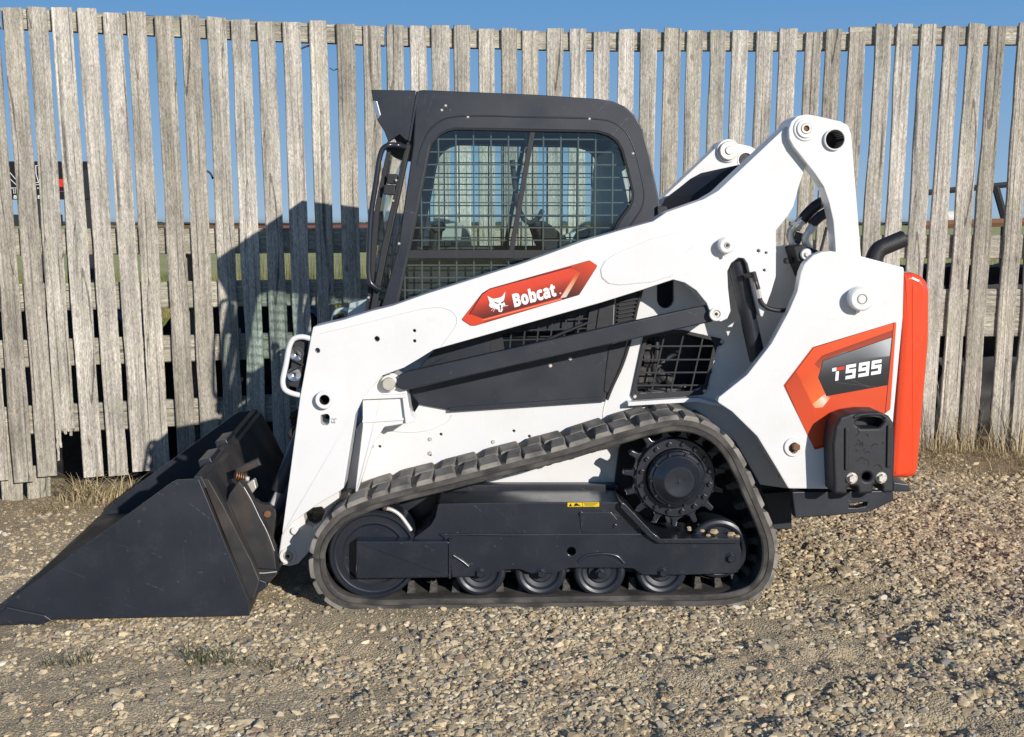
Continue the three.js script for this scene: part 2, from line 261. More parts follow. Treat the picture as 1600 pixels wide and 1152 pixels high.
const railM = std({ map: tWood, color: C(1.02, 0.99, 0.87), bumpMap: bWood, bumpScale: 0.004, roughness: 0.95 });
// rough-sawn board: width w, thickness t, length l along y (base at y = 0), wavy edges, own stretch of grain
function board(w, t, l, seed, wob = 0.003, jag = 0, flare = 0) {
  const n = 26, q = rng(seed), u0 = q() * 0.9, v0 = q(), pos = [], uv = [], idx = [];
  const sec = [[-1, -1], [-1, 0.7], [-0.93, 1], [0.93, 1], [1, 0.7], [1, -1]], kink = q() < 0.2 ? q() : -1;
  for (let i = 0; i <= n; i++) {
    const y = l * i / n, L = wob * 2 * (fbm(i * 0.31, seed * 1.7, 3, 2) - 0.5) + (kink > 0 ? wob * 2 * Math.exp(-Math.pow((i / n - kink) * 14, 2)) : 0), Rr = wob * 2 * (fbm(i * 0.31, seed * 2.9 + 50, 4, 2) - 0.5), tz = wob * 1.5 * (vnoise(i * 0.2, seed, 6) - 0.5);
    for (let s = 0; s < 6; s++) { const sx = sec[s][0], x = sx * w / 2 * (1 + flare * (1 - i / n)) + (sx < 0 ? L : Rr); let yy = y; if (jag && i === 0) yy += jag * hash2(s, seed, 3); if (i === n) yy += 0.008 * (hash2(s, seed, 7) - 0.5); pos.push(x, yy, sec[s][1] * t / 2 + tz); uv.push((x + (s === 0 ? -t : s === 5 ? t : 0)) / 0.9 + u0, yy / 2.7 + v0); }
  }
  for (let i = 0; i < n; i++) for (let s = 0; s < 6; s++) { const a = i * 6 + s, b = i * 6 + (s + 1) % 6, c = a + 6, e = b + 6; idx.push(a, c, b, b, c, e); }
  for (const [b0, f] of [[0, 0], [n * 6, 1]]) for (let s = 1; s < 5; s++) f ? idx.push(b0, b0 + s + 1, b0 + s) : idx.push(b0, b0 + s, b0 + s + 1);
  const g = new THREE.BufferGeometry(); g.setAttribute('position', new THREE.Float32BufferAttribute(pos, 3)); g.setAttribute('uv', new THREE.Float32BufferAttribute(uv, 2)); g.setIndex(idx);
  return toCreasedNormals(g.toNonIndexed(), 0.6);
}
const fence = thing('slat_fence', 'tall weathered grey wooden fence of upright slats with gaps, behind the loader', 'fence');
{
  // slat centres along the fence in metres, read off the photograph's fence top, left to right
  const px = [-60, -20, 20, 58.5, 96.5, 136.5, 176, 213, 256.5, 297, 337, 375.5, 415.5, 454.5, 496.5, 539.5, 580, 616.5, 653, 687.5, 721.5, 760, 795, 828.5, 867, 903, 940.5, 979, 1014, 1051, 1086, 1121.5, 1157, 1195.5, 1232.5, 1271.5, 1303.5, 1340, 1381.5, 1414, 1451.5, 1487.5, 1525, 1558.5, 1604, 1641, 1680];
  const topH = 2.55;
  px.forEach((p, i) => {
    // crossing of the line of sight's compass direction with the fence line
    let x = (p - 800) / 1850 * 6.5; for (let k = 0; k < 12; k++) x = (p - 800) / 1850 * (0.9925 * (4.336 - fenceZ(x)) - 0.133);
    const raised = p > 1368 ? 0.035 : 0, right = p > 1360, broken = i === 3;
    let bot = p < 300 ? 0.11 : p > 1000 ? 0.02 : 0.06;
    bot += rnd(-0.015, 0.015); if (broken) bot = 0.37;
    const top = topH + raised + rnd(-0.012, 0.012), lean = (x < 0 ? 1 : -1) * Math.min(0.022, Math.abs(x) * 0.010) + rnd(-0.004, 0.004);
    const w = p < 620 ? rnd(0.091, 0.101) : rnd(0.087, 0.098), l = top - bot;
    let g = board(w, 0.021, l, 1000 + i * 7, right ? 0.0075 : 0.004, 0, right ? 0.17 : 0.03);
    if (broken) g = merge([g, ...[0.17, 0.10, 0.012, 0.03, 0.018, 0.04, 0.015].map((d, k) => board(w / 7.2, 0.017 - 0.001 * (k % 3), d + 0.05, 5000 + k, 0.003).translate((k - 3) * w / 7, -d, 0.0004 * (k % 2)))]);   // splintered lower end
    const m = part(fence, 'slat', g, woodMs[i * 5 % 7]);
    m.position.set(x + lean * l, bot, fenceZ(x) + rnd(-0.004, 0.004)); m.rotation.y = Math.atan2(fenceZ(x - 0.3) - fenceZ(x + 0.3), 0.6); m.rotation.z = lean;
  });
  // rails behind the slats, in board lengths, and posts behind the rails
  const joints = [-3.6, -2.6, -1.7, -0.71, 0.36, 1.93, 3.6];
  const rail = (x0, x1, y, h, dz, sd, m = railM) => {
    const z0 = fenceZ(x0) - dz, z1 = fenceZ(x1) - dz, L = Math.hypot(x1 - x0, z1 - z0);
    const r = part(fence, 'rail', board(h, 0.036, L, sd, 0.003), m); r.position.set(x0, y, z0);
    r.quaternion.setFromRotationMatrix(new THREE.Matrix4().makeBasis(new THREE.Vector3(0, -1, 0), new THREE.Vector3((x1 - x0) / L, 0, (z1 - z0) / L), new THREE.Vector3(-(z1 - z0) / L, 0, (x1 - x0) / L)));
  };
  [[2.492, 0.105], [1.36, 0.138], [1.07, 0.145], [0.775, 0.145], [0.42, 0.15]].forEach(([y, h], j) => {
    for (let i = 1; i < joints.length; i++) if (i < 5 || j < 4) rail(joints[i - 1] + 0.004, joints[i] - 0.004, y + (i === 6 ? 0.03 : 0) - (i > 4 ? [0, 0.07, 0.10, -0.06, 0][j] : 0), h, 0.0305 + 0.001 * (i % 2), 3000 + j * 31 + i);
  });
  [-3.4, -1.79, -0.22, 0.99, 1.93, 3.6].forEach((x, i) => { const g = rod([0, -0.1, 0], [0, 1.4, 0], 0.04, 12); const m = part(fence, 'post', g, woodMs[5]); m.position.set(x, 0, fenceZ(x) - 0.125); });
  for (const [pts, r] of [[[[-1.161, 2.404], [-1.133, 2.418], [-1.112, 2.425]], 0.005], [[[-1.009, 2.309], [-0.988, 2.298], [-0.96, 2.309]], 0.003], [[[-1.667, 1.744], [-1.64, 1.727], [-1.627, 1.696]], 0.006]]) part(fence, 'wire', tube(pts.map(p => [p[0], p[1], fenceZ(p[0]) - 0.02]), r, 10, 6), M.hose);
  { const x = 1.86; part(fence, 'joint_shade_block', bx(x - 0.05, x + 0.04, 2.44, 2.53, fenceZ(x) - 0.075, fenceZ(x) - 0.052), M.matte); }  // dark block put in for the shade at the rail joint
  // short boards at the far left that close the gap to the ground
  [[-2.66, 0.105, 0.0, 0.4], [-2.535, 0.12, 0.0, 0.18], [-2.79, 0.12, 0.0, 0.41]].forEach(([x, w, b, h], i) => { const m = part(fence, 'skirt_board', board(w, 0.02, h, 4000 + i), railM); m.position.set(x, b - 0.01, fenceZ(x) - 0.028 - 0.004 * i); m.rotation.y = 0.32; });
}

// ================================================================ the loader
const L = thing('compact_track_loader', 'white and orange compact track loader with black cab, bucket and rubber tracks, side on', 'loader');
L.rotation.y = THREE.MathUtils.degToRad(1.8);
const ZC = -0.838, far = z => 2 * ZC - z;
const both = fn => [fn(z => z, 1), fn(far, -1)];
const grp = (name, parent = L) => { const g = new THREE.Group(); g.name = name; parent.add(g); return g; };

// ---- hull: lower body between the tracks
const BS = -0.34;
{
  const side = [[-0.664, 0.326], [-0.643, 0.463], [-0.612, 0.639], [-0.597, 0.665], [-0.398, 0.682], [-0.359, 0.741], [-0.397, 0.793], [-0.435, 0.819], [-0.268, 0.977], [0.517, 1.229], [0.649, 1.259], [0.897, 1.342], [1.151, 1.38], [1.186, 1.253], [1.168, 0.817], [1.134, 0.387], [1.023, 0.404], [0.269, 0.409], [-0.247, 0.329]];
  const hs = [[-0.274, 0.619], [0.018, 0.631], [0.08, 0.609], [0.142, 0.612], [-0.519, 0.571], [-0.318, 0.536]];
  const slot = [[0.586, 1.216], [0.652, 1.234], [0.654, 1.152], [0.646, 1.135], [0.634, 1.125], [0.621, 1.122], [0.608, 1.125], [0.595, 1.135], [0.587, 1.153]];
  const open = roundPoly([[0.548, 1.015], [0.694, 1.025], [0.826, 0.989], [0.786, 0.808], [0.729, 0.788], [0.508, 0.779], [0.505, 0.804]], 0.02);
  const hull = grp('hull');
  part(hull, 'side_panel', plate(side, BS, BS - 0.03, { r: 0.006, holes: [open, slot, roundPoly([[-0.032, 1.024], [0.132, 1.08], [0.32, 1.123], [0.308, 1.021], [-0.022, 0.945]], 0.01), ...hs.map(p => circ(p[0], p[1], 0.0055, 12))] }), M.white);
  part(hull, 'side_panel', plate(side, far(BS), far(BS - 0.03), { r: 0.006 }), M.white);
  part(hull, 'shade_filler', [plate([[-0.608, 0.66], [-0.245, 0.815], [0.374, 0.917], [0.47, 1.149], [0.494, 0.707], [1.162, 0.704], [1.161, 0.276], [-0.614, 0.29]], BS - 0.031, far(BS - 0.031), { r: 0, bev: 0 }), plate([[0.513, 1.269], [0.821, 1.322], [1.132, 1.255], [1.216, 0.672], [0.52, 0.675]], -0.62, far(BS - 0.031), { r: 0, bev: 0 })], M.black);  // filler blocks, near-black to stand for the shade inside the hull
  // ledge over the rear wheel arch and the weld seam of the lower panel
  part(hull, 'ledge', plate([[0.47, 0.754], [0.692, 0.768], [0.753, 0.768], [0.841, 0.742], [0.841, 0.731], [0.748, 0.752], [0.687, 0.75], [0.47, 0.738]], BS + 0.05, BS + 0.002, { r: 0, bev: 0.002 }), M.white);
  part(hull, 'weld_seam', tube([[-0.597, 0.639], [-0.539, 0.641], [-0.399, 0.63], [-0.322, 0.638], [-0.271, 0.658], [-0.235, 0.681], [-0.23, 0.699]].map(p => [p[0], p[1], BS + 0.001]), 0.0025, 30, 6), M.white);
  part(hull, 'weld_seam', tube([[0.387, 0.753], [0.378, 0.717], [0.378, 0.678], [0.396, 0.644]].map(p => [p[0], p[1], BS + 0.001]), 0.002, 20, 6), M.white);
  // skirt under the white panel: black frame with a dusty top ledge
  part(hull, 'lower_frame', [plate([[-0.603, 0.341], [-0.348, 0.425], [0.199, 0.421], [0.435, 0.42], [0.459, 0.333], [1.144, 0.38], [1.149, 0.222], [-0.605, 0.236]], -0.325, far(-0.325), { r: 0 }), plate([[-0.304, 0.422], [0.194, 0.424], [0.435, 0.42], [0.436, 0.349], [-0.305, 0.354]], -0.29, -0.324, { r: 0 })], M.black);
  part(hull, 'chain_case_shade', plate([[0.44, 0.566], [0.521, 0.638], [0.778, 0.663], [0.908, 0.589], [1.016, 0.405], [1.087, 0.193], [1.026, 0.033], [0.425, 0.039], [0.416, 0.357]], -0.315, -0.335, { r: 0.03 }), M.matte);  // chain case plate, black to stand for the track's shade round the sprocket
  // bolts and holes of the side panel
  for (const p of [[-0.317, 0.601], [-0.547, 0.574], [-0.064, 0.589], [-0.318, 0.544], [0.286, 0.645]]) part(hull, 'bolt', bolt(p[0], p[1], 0.0085, BS + 0.007, BS - 0.002), M.zinc);
  // front pillar with the lower-link pin, and its boxed recess
  const pil = grp('link_pillar', hull);
  both((z) => {
    part(pil, 'pillar_plate', plate([[-0.609, 0.375], [-0.569, 0.681], [-0.568, 0.795], [-0.503, 0.868], [-0.476, 0.888], [-0.447, 0.888], [-0.418, 0.871], [-0.401, 0.834], [-0.394, 0.789], [-0.383, 0.724], [-0.364, 0.699], [-0.486, 0.68], [-0.536, 0.601]], z(-0.17), z(-0.31), { r: 0.008 }), M.white);
    part(pil, 'ledge', plate([[-0.565, 0.805], [-0.402, 0.811], [-0.402, 0.796], [-0.565, 0.79]], z(-0.15), z(-0.17), { r: 0, bev: 0.002 }), M.white);
    part(pil, 'ledge', plate([[-0.414, 0.796], [-0.399, 0.796], [-0.393, 0.695], [-0.403, 0.695]], z(-0.15), z(-0.17), { r: 0, bev: 0.002 }), M.white);
    part(pil, 'ledge', plate([[-0.569, 0.708], [-0.403, 0.717], [-0.403, 0.707], [-0.569, 0.698]], z(-0.162), z(-0.17), { r: 0, bev: 0.001 }), M.white);
    const [[x, y]] = [[-0.464, 0.852]];
    part(pil, 'pin', disc(x, y, 0.025, z(-0.125), z(-0.172)), M.zinc);
    part(pil, 'pin', ring(x, y, 0.032, 0.022, z(-0.145), z(-0.172)), M.white);
  });
}
// ---- black side cover, engine screen and louvre
{
  const cov = grp('side_cover'), Z = -0.322;
  part(cov, 'cover_plate', plate([[-0.411, 0.811], [-0.243, 0.851], [0.408, 1.002], [0.409, 0.936], [0.383, 0.767], [0.362, 0.754], [-0.244, 0.721], [-0.358, 0.742], [-0.393, 0.791]], Z, BS - 0.005, { r: 0.006 }), M.black);
  part(cov, 'cover_plate', plate([[-0.395, 0.852], [-0.268, 0.989], [-0.066, 1.049], [-0.051, 0.937], [-0.243, 0.864]], Z - 0.003, BS - 0.006, { r: 0.004 }), M.black);
  part(cov, 'trim_panel', plate([[0.393, 0.972], [0.469, 0.999], [0.423, 0.849], [0.4, 0.782], [0.375, 0.792], [0.382, 0.874]], Z + 0.004, BS - 0.005, { r: 0.006 }), M.plastic);
  part(cov, 'trim_panel', plate([[0.354, 1.139], [0.414, 1.167], [0.41, 1.048], [0.339, 1.028]], Z + 0.004, BS - 0.005, { r: 0.004 }), M.plastic);
  part(cov, 'trim_edge', tube([[0.523, 1.205], [0.503, 1.124], [0.479, 1.002], [0.448, 0.9], [0.408, 0.81], [0.388, 0.759]].map(p => [p[0], p[1], Z + 0.003]), 0.007, 30, 8), M.matte);
  part(cov, 'louvre_frame', plate([[0.424, 1.164], [0.515, 1.205], [0.496, 1.071], [0.42, 1.048]], Z - 0.004, BS - 0.005, { r: 0.004, bev: 0.002 }), M.plastic);
  for (let i = 0; i < 6; i++) { const [[ax, ay], [bx2, by2]] = [[[0.432, 1.149]], [[0.51, 1.162]]].map(a => a[0]); const dx = -0.0011 * i, dy = -0.0155 * i; part(cov, 'louvre', bar([ax + dx, ay + dy], [bx2 + dx * 2.2, by2 + dy], 0.0085, Z + 0.006, Z - 0.006), M.plastic); }
  // engine screen: frame round the opening, bars across it
  part(cov, 'screen_frame', plate([[-0.081, 1.059], [0.136, 1.137], [0.369, 1.169], [0.345, 1.002], [-0.071, 0.911]], Z - 0.002, BS + 0.0015, { r: 0.004, bev: 0.001, holes: [[[-0.028, 1.021], [0.132, 1.074], [0.316, 1.116], [0.304, 1.027], [-0.018, 0.952]]] }), M.plastic);
  const bars = [];
  const A = [[-0.066, 1.029]][0], B = [[0.355, 1.028]][0];
  for (let i = 0; i < 8; i++) { const x = A[0] + (B[0] - A[0]) * (i + 0.5) / 8; bars.push(bar([x - 0.012, A[1] - 0.07], [x + 0.006, A[1] + 0.10], 0.006, Z - 0.006, Z - 0.011, 0)); }
  for (let i = 0; i < 4; i++) { const y = A[1] + 0.055 - i * 0.038; bars.push(bar([A[0] - 0.03, y - 0.012], [B[0], y], 0.005, Z - 0.005, Z - 0.01, 0)); }
  part(cov, 'engine_screen', bars, M.plastic);
  for (const p of [[0.162, 0.896], [0.241, 0.924]]) part(cov, 'bolt', disc(p[0], p[1], 0.008, Z + 0.006, Z - 0.002, 14), M.zinc);
  part(cov, 'rub_strip', plate([[-0.239, 0.731], [0.383, 0.772], [0.383, 0.754], [-0.239, 0.715]], Z + 0.012, Z - 0.012, { r: 0, bev: 0.002 }), M.black);
  part(cov, 'hose', tube([...[[-0.244, 0.85], [-0.091, 0.926], [0.061, 0.964], [0.213, 1.027], [0.34, 1.078]]].map((p, i) => [p[0], p[1], Z - 0.008 + 0.004 * (i % 2)]), 0.007, 30, 8), M.hose);
}
// ---- side grille over the pump bay
{
  const gr = grp('side_grille'), Z = BS + 0.012;
  const fo = roundPoly([[0.534, 1.016], [0.621, 1.036], [0.692, 1.036], [0.805, 1.01], [0.844, 1.002], [0.855, 0.984], [0.842, 0.972], [0.829, 0.974], [0.789, 0.789], [0.774, 0.776], [0.497, 0.757], [0.486, 0.775]], 0.012), fi = roundPoly([[0.55, 1.006], [0.687, 1.023], [0.816, 0.992], [0.781, 0.82], [0.758, 0.794], [0.522, 0.78], [0.506, 0.806]], 0.02);
  part(gr, 'grille_frame', plate(fo, Z, BS + 0.001, { r: 0, holes: [fi], bev: 0.002 }), M.plastic);
  const hor = [[1003, 1121, 541], [999, 1117, 562], [995, 1112, 582], [991, 1107, 602]], bars = [];
  for (const [a, b, y] of hor) { const p = pxg(a, y), q = pxg(b, y); bars.push(bar(p, q, 0.0065, Z - 0.002, Z - 0.008, 0.001)); }
  for (const [x0, y0, x1, y1] of [[1039, 518, 1017, 622], [1068, 518, 1047, 621], [1098, 523, 1078, 618]]) bars.push(bar(pxg(x0, y0), pxg(x1, y1), 0.0065, Z - 0.003, Z - 0.009, 0.001));
  bars.forEach(b => part(gr, 'grille_bar', b, M.plastic));
  function pxg(x, y) { const A = [[0.519, 1.026]][0], B = [[0.779, 0.768]][0]; return [A[0] + (x - 1000) / 100 * (B[0] - A[0]), A[1] + (y - 520) / 100 * (B[1] - A[1])]; }
  for (const [x, y] of [[993, 619], [1101, 611], [1126, 534]]) part(gr, 'bolt', disc(...pxg(x, y), 0.008, Z + 0.006, Z - 0.003, 12), M.zinc);
  // what is behind it: pump block and hoses in the bay
  part(gr, 'pump', [rod([...pxg(1010, 566), -0.43], [...pxg(1032, 566), -0.43], 0.05, 16), rod([...pxg(1003, 545), -0.42], [...pxg(1030, 548), -0.42], 0.03, 14), bx(...[pxg(1002, 0)[0], pxg(1030, 0)[0]], pxg(0, 608)[1], pxg(0, 575)[1], -0.46, -0.39), rod([...pxg(1030, 585), -0.4], [...pxg(1055, 600), -0.4], 0.024, 12)], M.worn);
  for (const [pts, r] of [[[[1026, 520, -0.40], [1030, 550, -0.39], [1026, 580, -0.39], [1035, 600, -0.4]], 0.013], [[[1000, 606, -0.38], [1025, 604, -0.37], [1048, 612, -0.38], [1075, 608, -0.4]], 0.014], [[[1030, 578, -0.4], [1050, 563, -0.42], [1070, 555, -0.46]], 0.01], [[[996, 600, -0.39], [1020, 612, -0.37], [1060, 614, -0.38]], 0.008]]) part(gr, 'hose', tube(pts.map(p => [...pxg(p[0], p[1]), p[2]]), r, 24, 10), M.plastic);
}
// ---- loader arms
const AR = -0.11;
both((z, s) => {
  const arm = grp('lift_arm');
  const P = [[-0.743, 1.072], [-0.632, 1.098], [-0.522, 1.132], [-0.445, 1.151], [-0.323, 1.194], [-0.212, 1.229], [0.049, 1.311], [0.274, 1.393], [0.401, 1.43], [0.53, 1.465], [0.583, 1.5], [0.721, 1.548], [0.774, 1.579], [1.022, 1.814], [1.063, 1.828], [1.129, 1.786], [1.121, 1.716], [1.103, 1.676], [1.079, 1.598], [1.06, 1.52], [1.039, 1.484], [0.997, 1.431], [0.998, 1.381], [1.001, 1.259], [0.986, 1.203], [0.97, 1.157], [0.954, 1.104], [0.945, 1.109], [0.891, 1.307], [0.878, 1.326], [0.856, 1.329], [0.83, 1.309], [0.816, 1.278], [0.82, 1.216], [0.832, 1.128], [0.82, 1.099], [0.794, 1.087], [0.764, 1.099], [0.739, 1.158], [0.699, 1.206], [0.655, 1.235], [0.611, 1.247], [0.486, 1.206], [0.341, 1.161], [-0.293, 0.984], [-0.344, 0.952], [-0.405, 0.916], [-0.485, 0.887], [-0.558, 0.805], [-0.59, 0.739], [-0.639, 0.455], [-0.661, 0.437], [-0.73, 0.398], [-0.794, 0.353], [-0.839, 0.319], [-0.879, 0.269], [-0.796, 0.813], [-0.751, 1.036]];
  const cuts = s < 0 ? [] : [[504, 541.5, 4], [596.5, 523.7, 4.2], [655, 511, 2.4], [655, 527, 2.4], [1191, 388, 2.6], [1203, 391, 2], [1201, 418, 2.2], [1195, 458, 2.4]].map(([x, y, r]) => circ(...pxa(x, y), r * 0.0024, 14));
  if (s > 0) { cuts.push(circ(...pxa(515, 617), 0.019, 24), roundPoly([[507, 643], [518, 641], [521, 645], [520, 656], [516, 659], [507, 658]].map(p => pxa(...p)), 0.008)); }
  part(arm, 'arm_beam', plate(P, z(AR), z(AR - 0.14), { r: 0.006, bev: 0.004, holes: cuts }), M.white);
  part(arm, 'arm_nose', plate([[-0.902, 0.237], [-0.871, 0.291], [-0.748, 0.38], [-0.672, 0.418], [-0.674, 0.338], [-0.751, 0.23], [-0.803, 0.158], [-0.839, 0.119], [-0.875, 0.109], [-0.902, 0.117], [-0.917, 0.148]], z(-0.245), z(-0.315), { r: 0.012, bev: 0.005, holes: s > 0 ? [roundPoly([[-0.814, 0.317], [-0.778, 0.345], [-0.741, 0.35], [-0.729, 0.33], [-0.749, 0.283], [-0.775, 0.263], [-0.805, 0.279]], 0.01)] : [] }), M.white);
  // raised pressing towards the rear
  if (s > 0) {
    part(arm, 'pressing', plate([[0.335, 1.286], [0.352, 1.319], [0.392, 1.346], [0.531, 1.403], [0.642, 1.427], [0.675, 1.424], [0.698, 1.403], [0.691, 1.374], [0.653, 1.345], [0.611, 1.262], [0.534, 1.238], [0.408, 1.226], [0.365, 1.233], [0.34, 1.255]], AR + 0.0045, AR - 0.002, { r: 0.02, bev: 0.0035 }), M.white);
    part(arm, 'weld_seam', tube([[-0.717, 1.048], [-0.573, 1.081], [-0.381, 1.129], [-0.309, 1.143], [-0.244, 1.141], [-0.208, 1.116], [-0.204, 1.083], [-0.238, 1.03], [-0.262, 0.998]].map(p => [p[0], p[1], AR + 0.0005]), 0.0018, 40, 6), M.white);
    part(arm, 'tie_mark', [[523, 649, 532, 649], [528, 650, 528, 655], [524, 652, 524, 655], [524, 655, 530, 655]].map(a => bar(pxa(a[0], a[1]), pxa(a[2], a[3]), 0.002, AR + 0.0012, AR - 0.001, 0)), M.holeShadeAndMark);
  }
  const pinAt = (x, y, ro, ri, h, nut) => { const [px, py] = pxa(x, y); part(arm, 'pin_boss', ring(px, py, ro * 0.0024, ri * 0.0024, z(AR + h), z(AR - 0.01)), M.white); part(arm, 'pin', disc(px, py, ri * 0.0024 + 0.001, z(AR + h - 0.004), z(AR - 0.01), 24), nut); if (s > 0) part(arm, 'socket_disc', disc(px, py, ri * 0.0024 * 0.5, AR + h - 0.0025, AR, 6, 0.0005), M.holeShadeAndMark); };  // near-black disc on the pin stands for the shade in its socket
  pinAt(1126.5, 486, 11, 6, 0.010, M.zinc); { const [[nx, ny]] = [[-0.878, 0.152]]; part(arm, 'pin_boss', ring(nx, ny, 0.033, 0.02, z(-0.238), z(-0.25)), M.white); part(arm, 'pin', disc(nx, ny, 0.019, z(-0.24), z(-0.25), 20), M.zinc); part(arm, 'socket_disc', disc(nx, ny, 0.008, z(-0.239), z(-0.25), 6, 0.0004), M.holeShadeAndMark);  }  // dark disc painted as the shade within each pin end
  { const [px, py] = pxa(1138, 379); part(arm, 'pin_boss', disc(px, py, 0.031, z(AR + 0.045), z(AR - 0.01), 30, 0.005), M.white); part(arm, 'pin', ring(px, py, 0.012, 0.007, z(AR + 0.048), z(AR + 0.04)), M.zinc); part(arm, 'pin_clip', plate([[px - 0.008, py - 0.03], [px + 0.006, py - 0.03], [px + 0.004, py - 0.043], [px - 0.004, py - 0.043]], z(AR + 0.03), z(AR + 0.02), { r: 0.002, bev: 0.001 }), M.white); if (s > 0) part(arm, 'socket_disc', disc(px, py, 0.006, AR + 0.0465, AR + 0.03, 10, 0.0003), M.holeShadeAndMark); }  // dark disc for the shade down the middle of the raised pin
  { const [px, py] = pxa(515, 617); part(arm, 'cross_tube', ring(px, py, 0.034, 0.019, z(AR + 0.032), z(AR - 0.01)), M.white); part(arm, 'bore_shade_lining', lathe(px, py, [[0.0188, z(AR + 0.03)], [0.0188, z(AR - 0.14)], [0, z(AR - 0.14)]], 20), M.worn); }  // dark lining added so that the bore looks shaded inside
  { const [[px, py]] = [[-0.848, 0.256]]; part(arm, 'pin', disc(px, py, 0.016, z(-0.23), z(-0.25), 18), M.white); }
  function pxa(x, y) { const A = [[-0.98, 0.114]][0], B = [[1.195, 1.81]][0]; return [A[0] + (x - 400) / 900 * (B[0] - A[0]), A[1] + (y - 900) / -700 * (B[1] - A[1])]; }
});
// cross tube between the arms at the front, and the rear cross tubes
part(L, 'cross_member', [rod([-0.74, 0.493, -0.2], [-0.74, 0.493, far(-0.2)], 0.06, 20)], M.white);
// ---- rear uprights (towers), towing the arm pivot
const TW = -0.075;
both((z, s) => {
  const tw = grp('rear_link');
  const P = [[1.023, 1.8], [1.032, 1.83], [1.055, 1.851], [1.088, 1.858], [1.121, 1.853], [1.217, 1.832], [1.246, 1.817], [1.259, 1.784], [1.284, 1.573], [1.312, 1.332], [1.327, 1.168], [1.23, 1.169], [1.215, 1.346], [1.201, 1.467], [1.184, 1.531], [1.161, 1.592], [1.126, 1.641], [1.044, 1.737], [1.026, 1.77]];
  part(tw, 'link_plate', plate(P, z(TW), z(TW - 0.085), { r: 0.012, bev: 0.005, holes: [circ(...[[1.194, 1.765]][0], 0.036, 32)] }), M.white);
  const [[ax, ay]] = [[1.086, 1.804]], [[cx, cy]] = [[1.194, 1.765]];
  part(tw, 'washer', disc(ax, ay, 0.045, z(TW + 0.006), z(TW - 0.005), 36), M.white);
  part(tw, 'washer', ring(ax, ay, 0.034, 0.019, z(TW + 0.013), z(TW)), M.white);
  part(tw, 'pin', ring(ax, ay, 0.019, 0.010, z(TW + 0.017), z(TW - 0.005)), M.zinc);
  part(tw, 'socket_disc', disc(ax, ay, 0.0105, z(TW + 0.009), z(TW - 0.005), 16), M.rust);
  part(tw, 'tube_collar', ring(cx, cy, 0.0405, 0.0345, z(TW + 0.014), z(TW - 0.09)), M.white);
  part(tw, 'tube_bore', lathe(cx, cy, [[0.0345, z(TW + 0.012)], [0.0345, z(TW - 0.084)], [0, z(TW - 0.084)]], 28), M.worn);
  // inner head of the top pin, the side that the far link shows
  part(tw, 'pin_head', [ring(ax, ay, 0.055, 0.03, z(TW - 0.19), z(TW - 0.08)), ], M.white);
  part(tw, 'pin_button', disc(ax, ay, 0.02, z(TW - 0.218), z(TW - 0.205), 20), M.steel);
  part(tw, 'pin_head', disc(ax, ay, 0.045, z(TW - 0.21), z(TW - 0.185), 28), M.zinc);
});
part(L, 'rear_cross_tube', rod([1.242, 1.235, -0.2], [1.242, 1.235, far(-0.2)], 0.05, 20), M.matte);
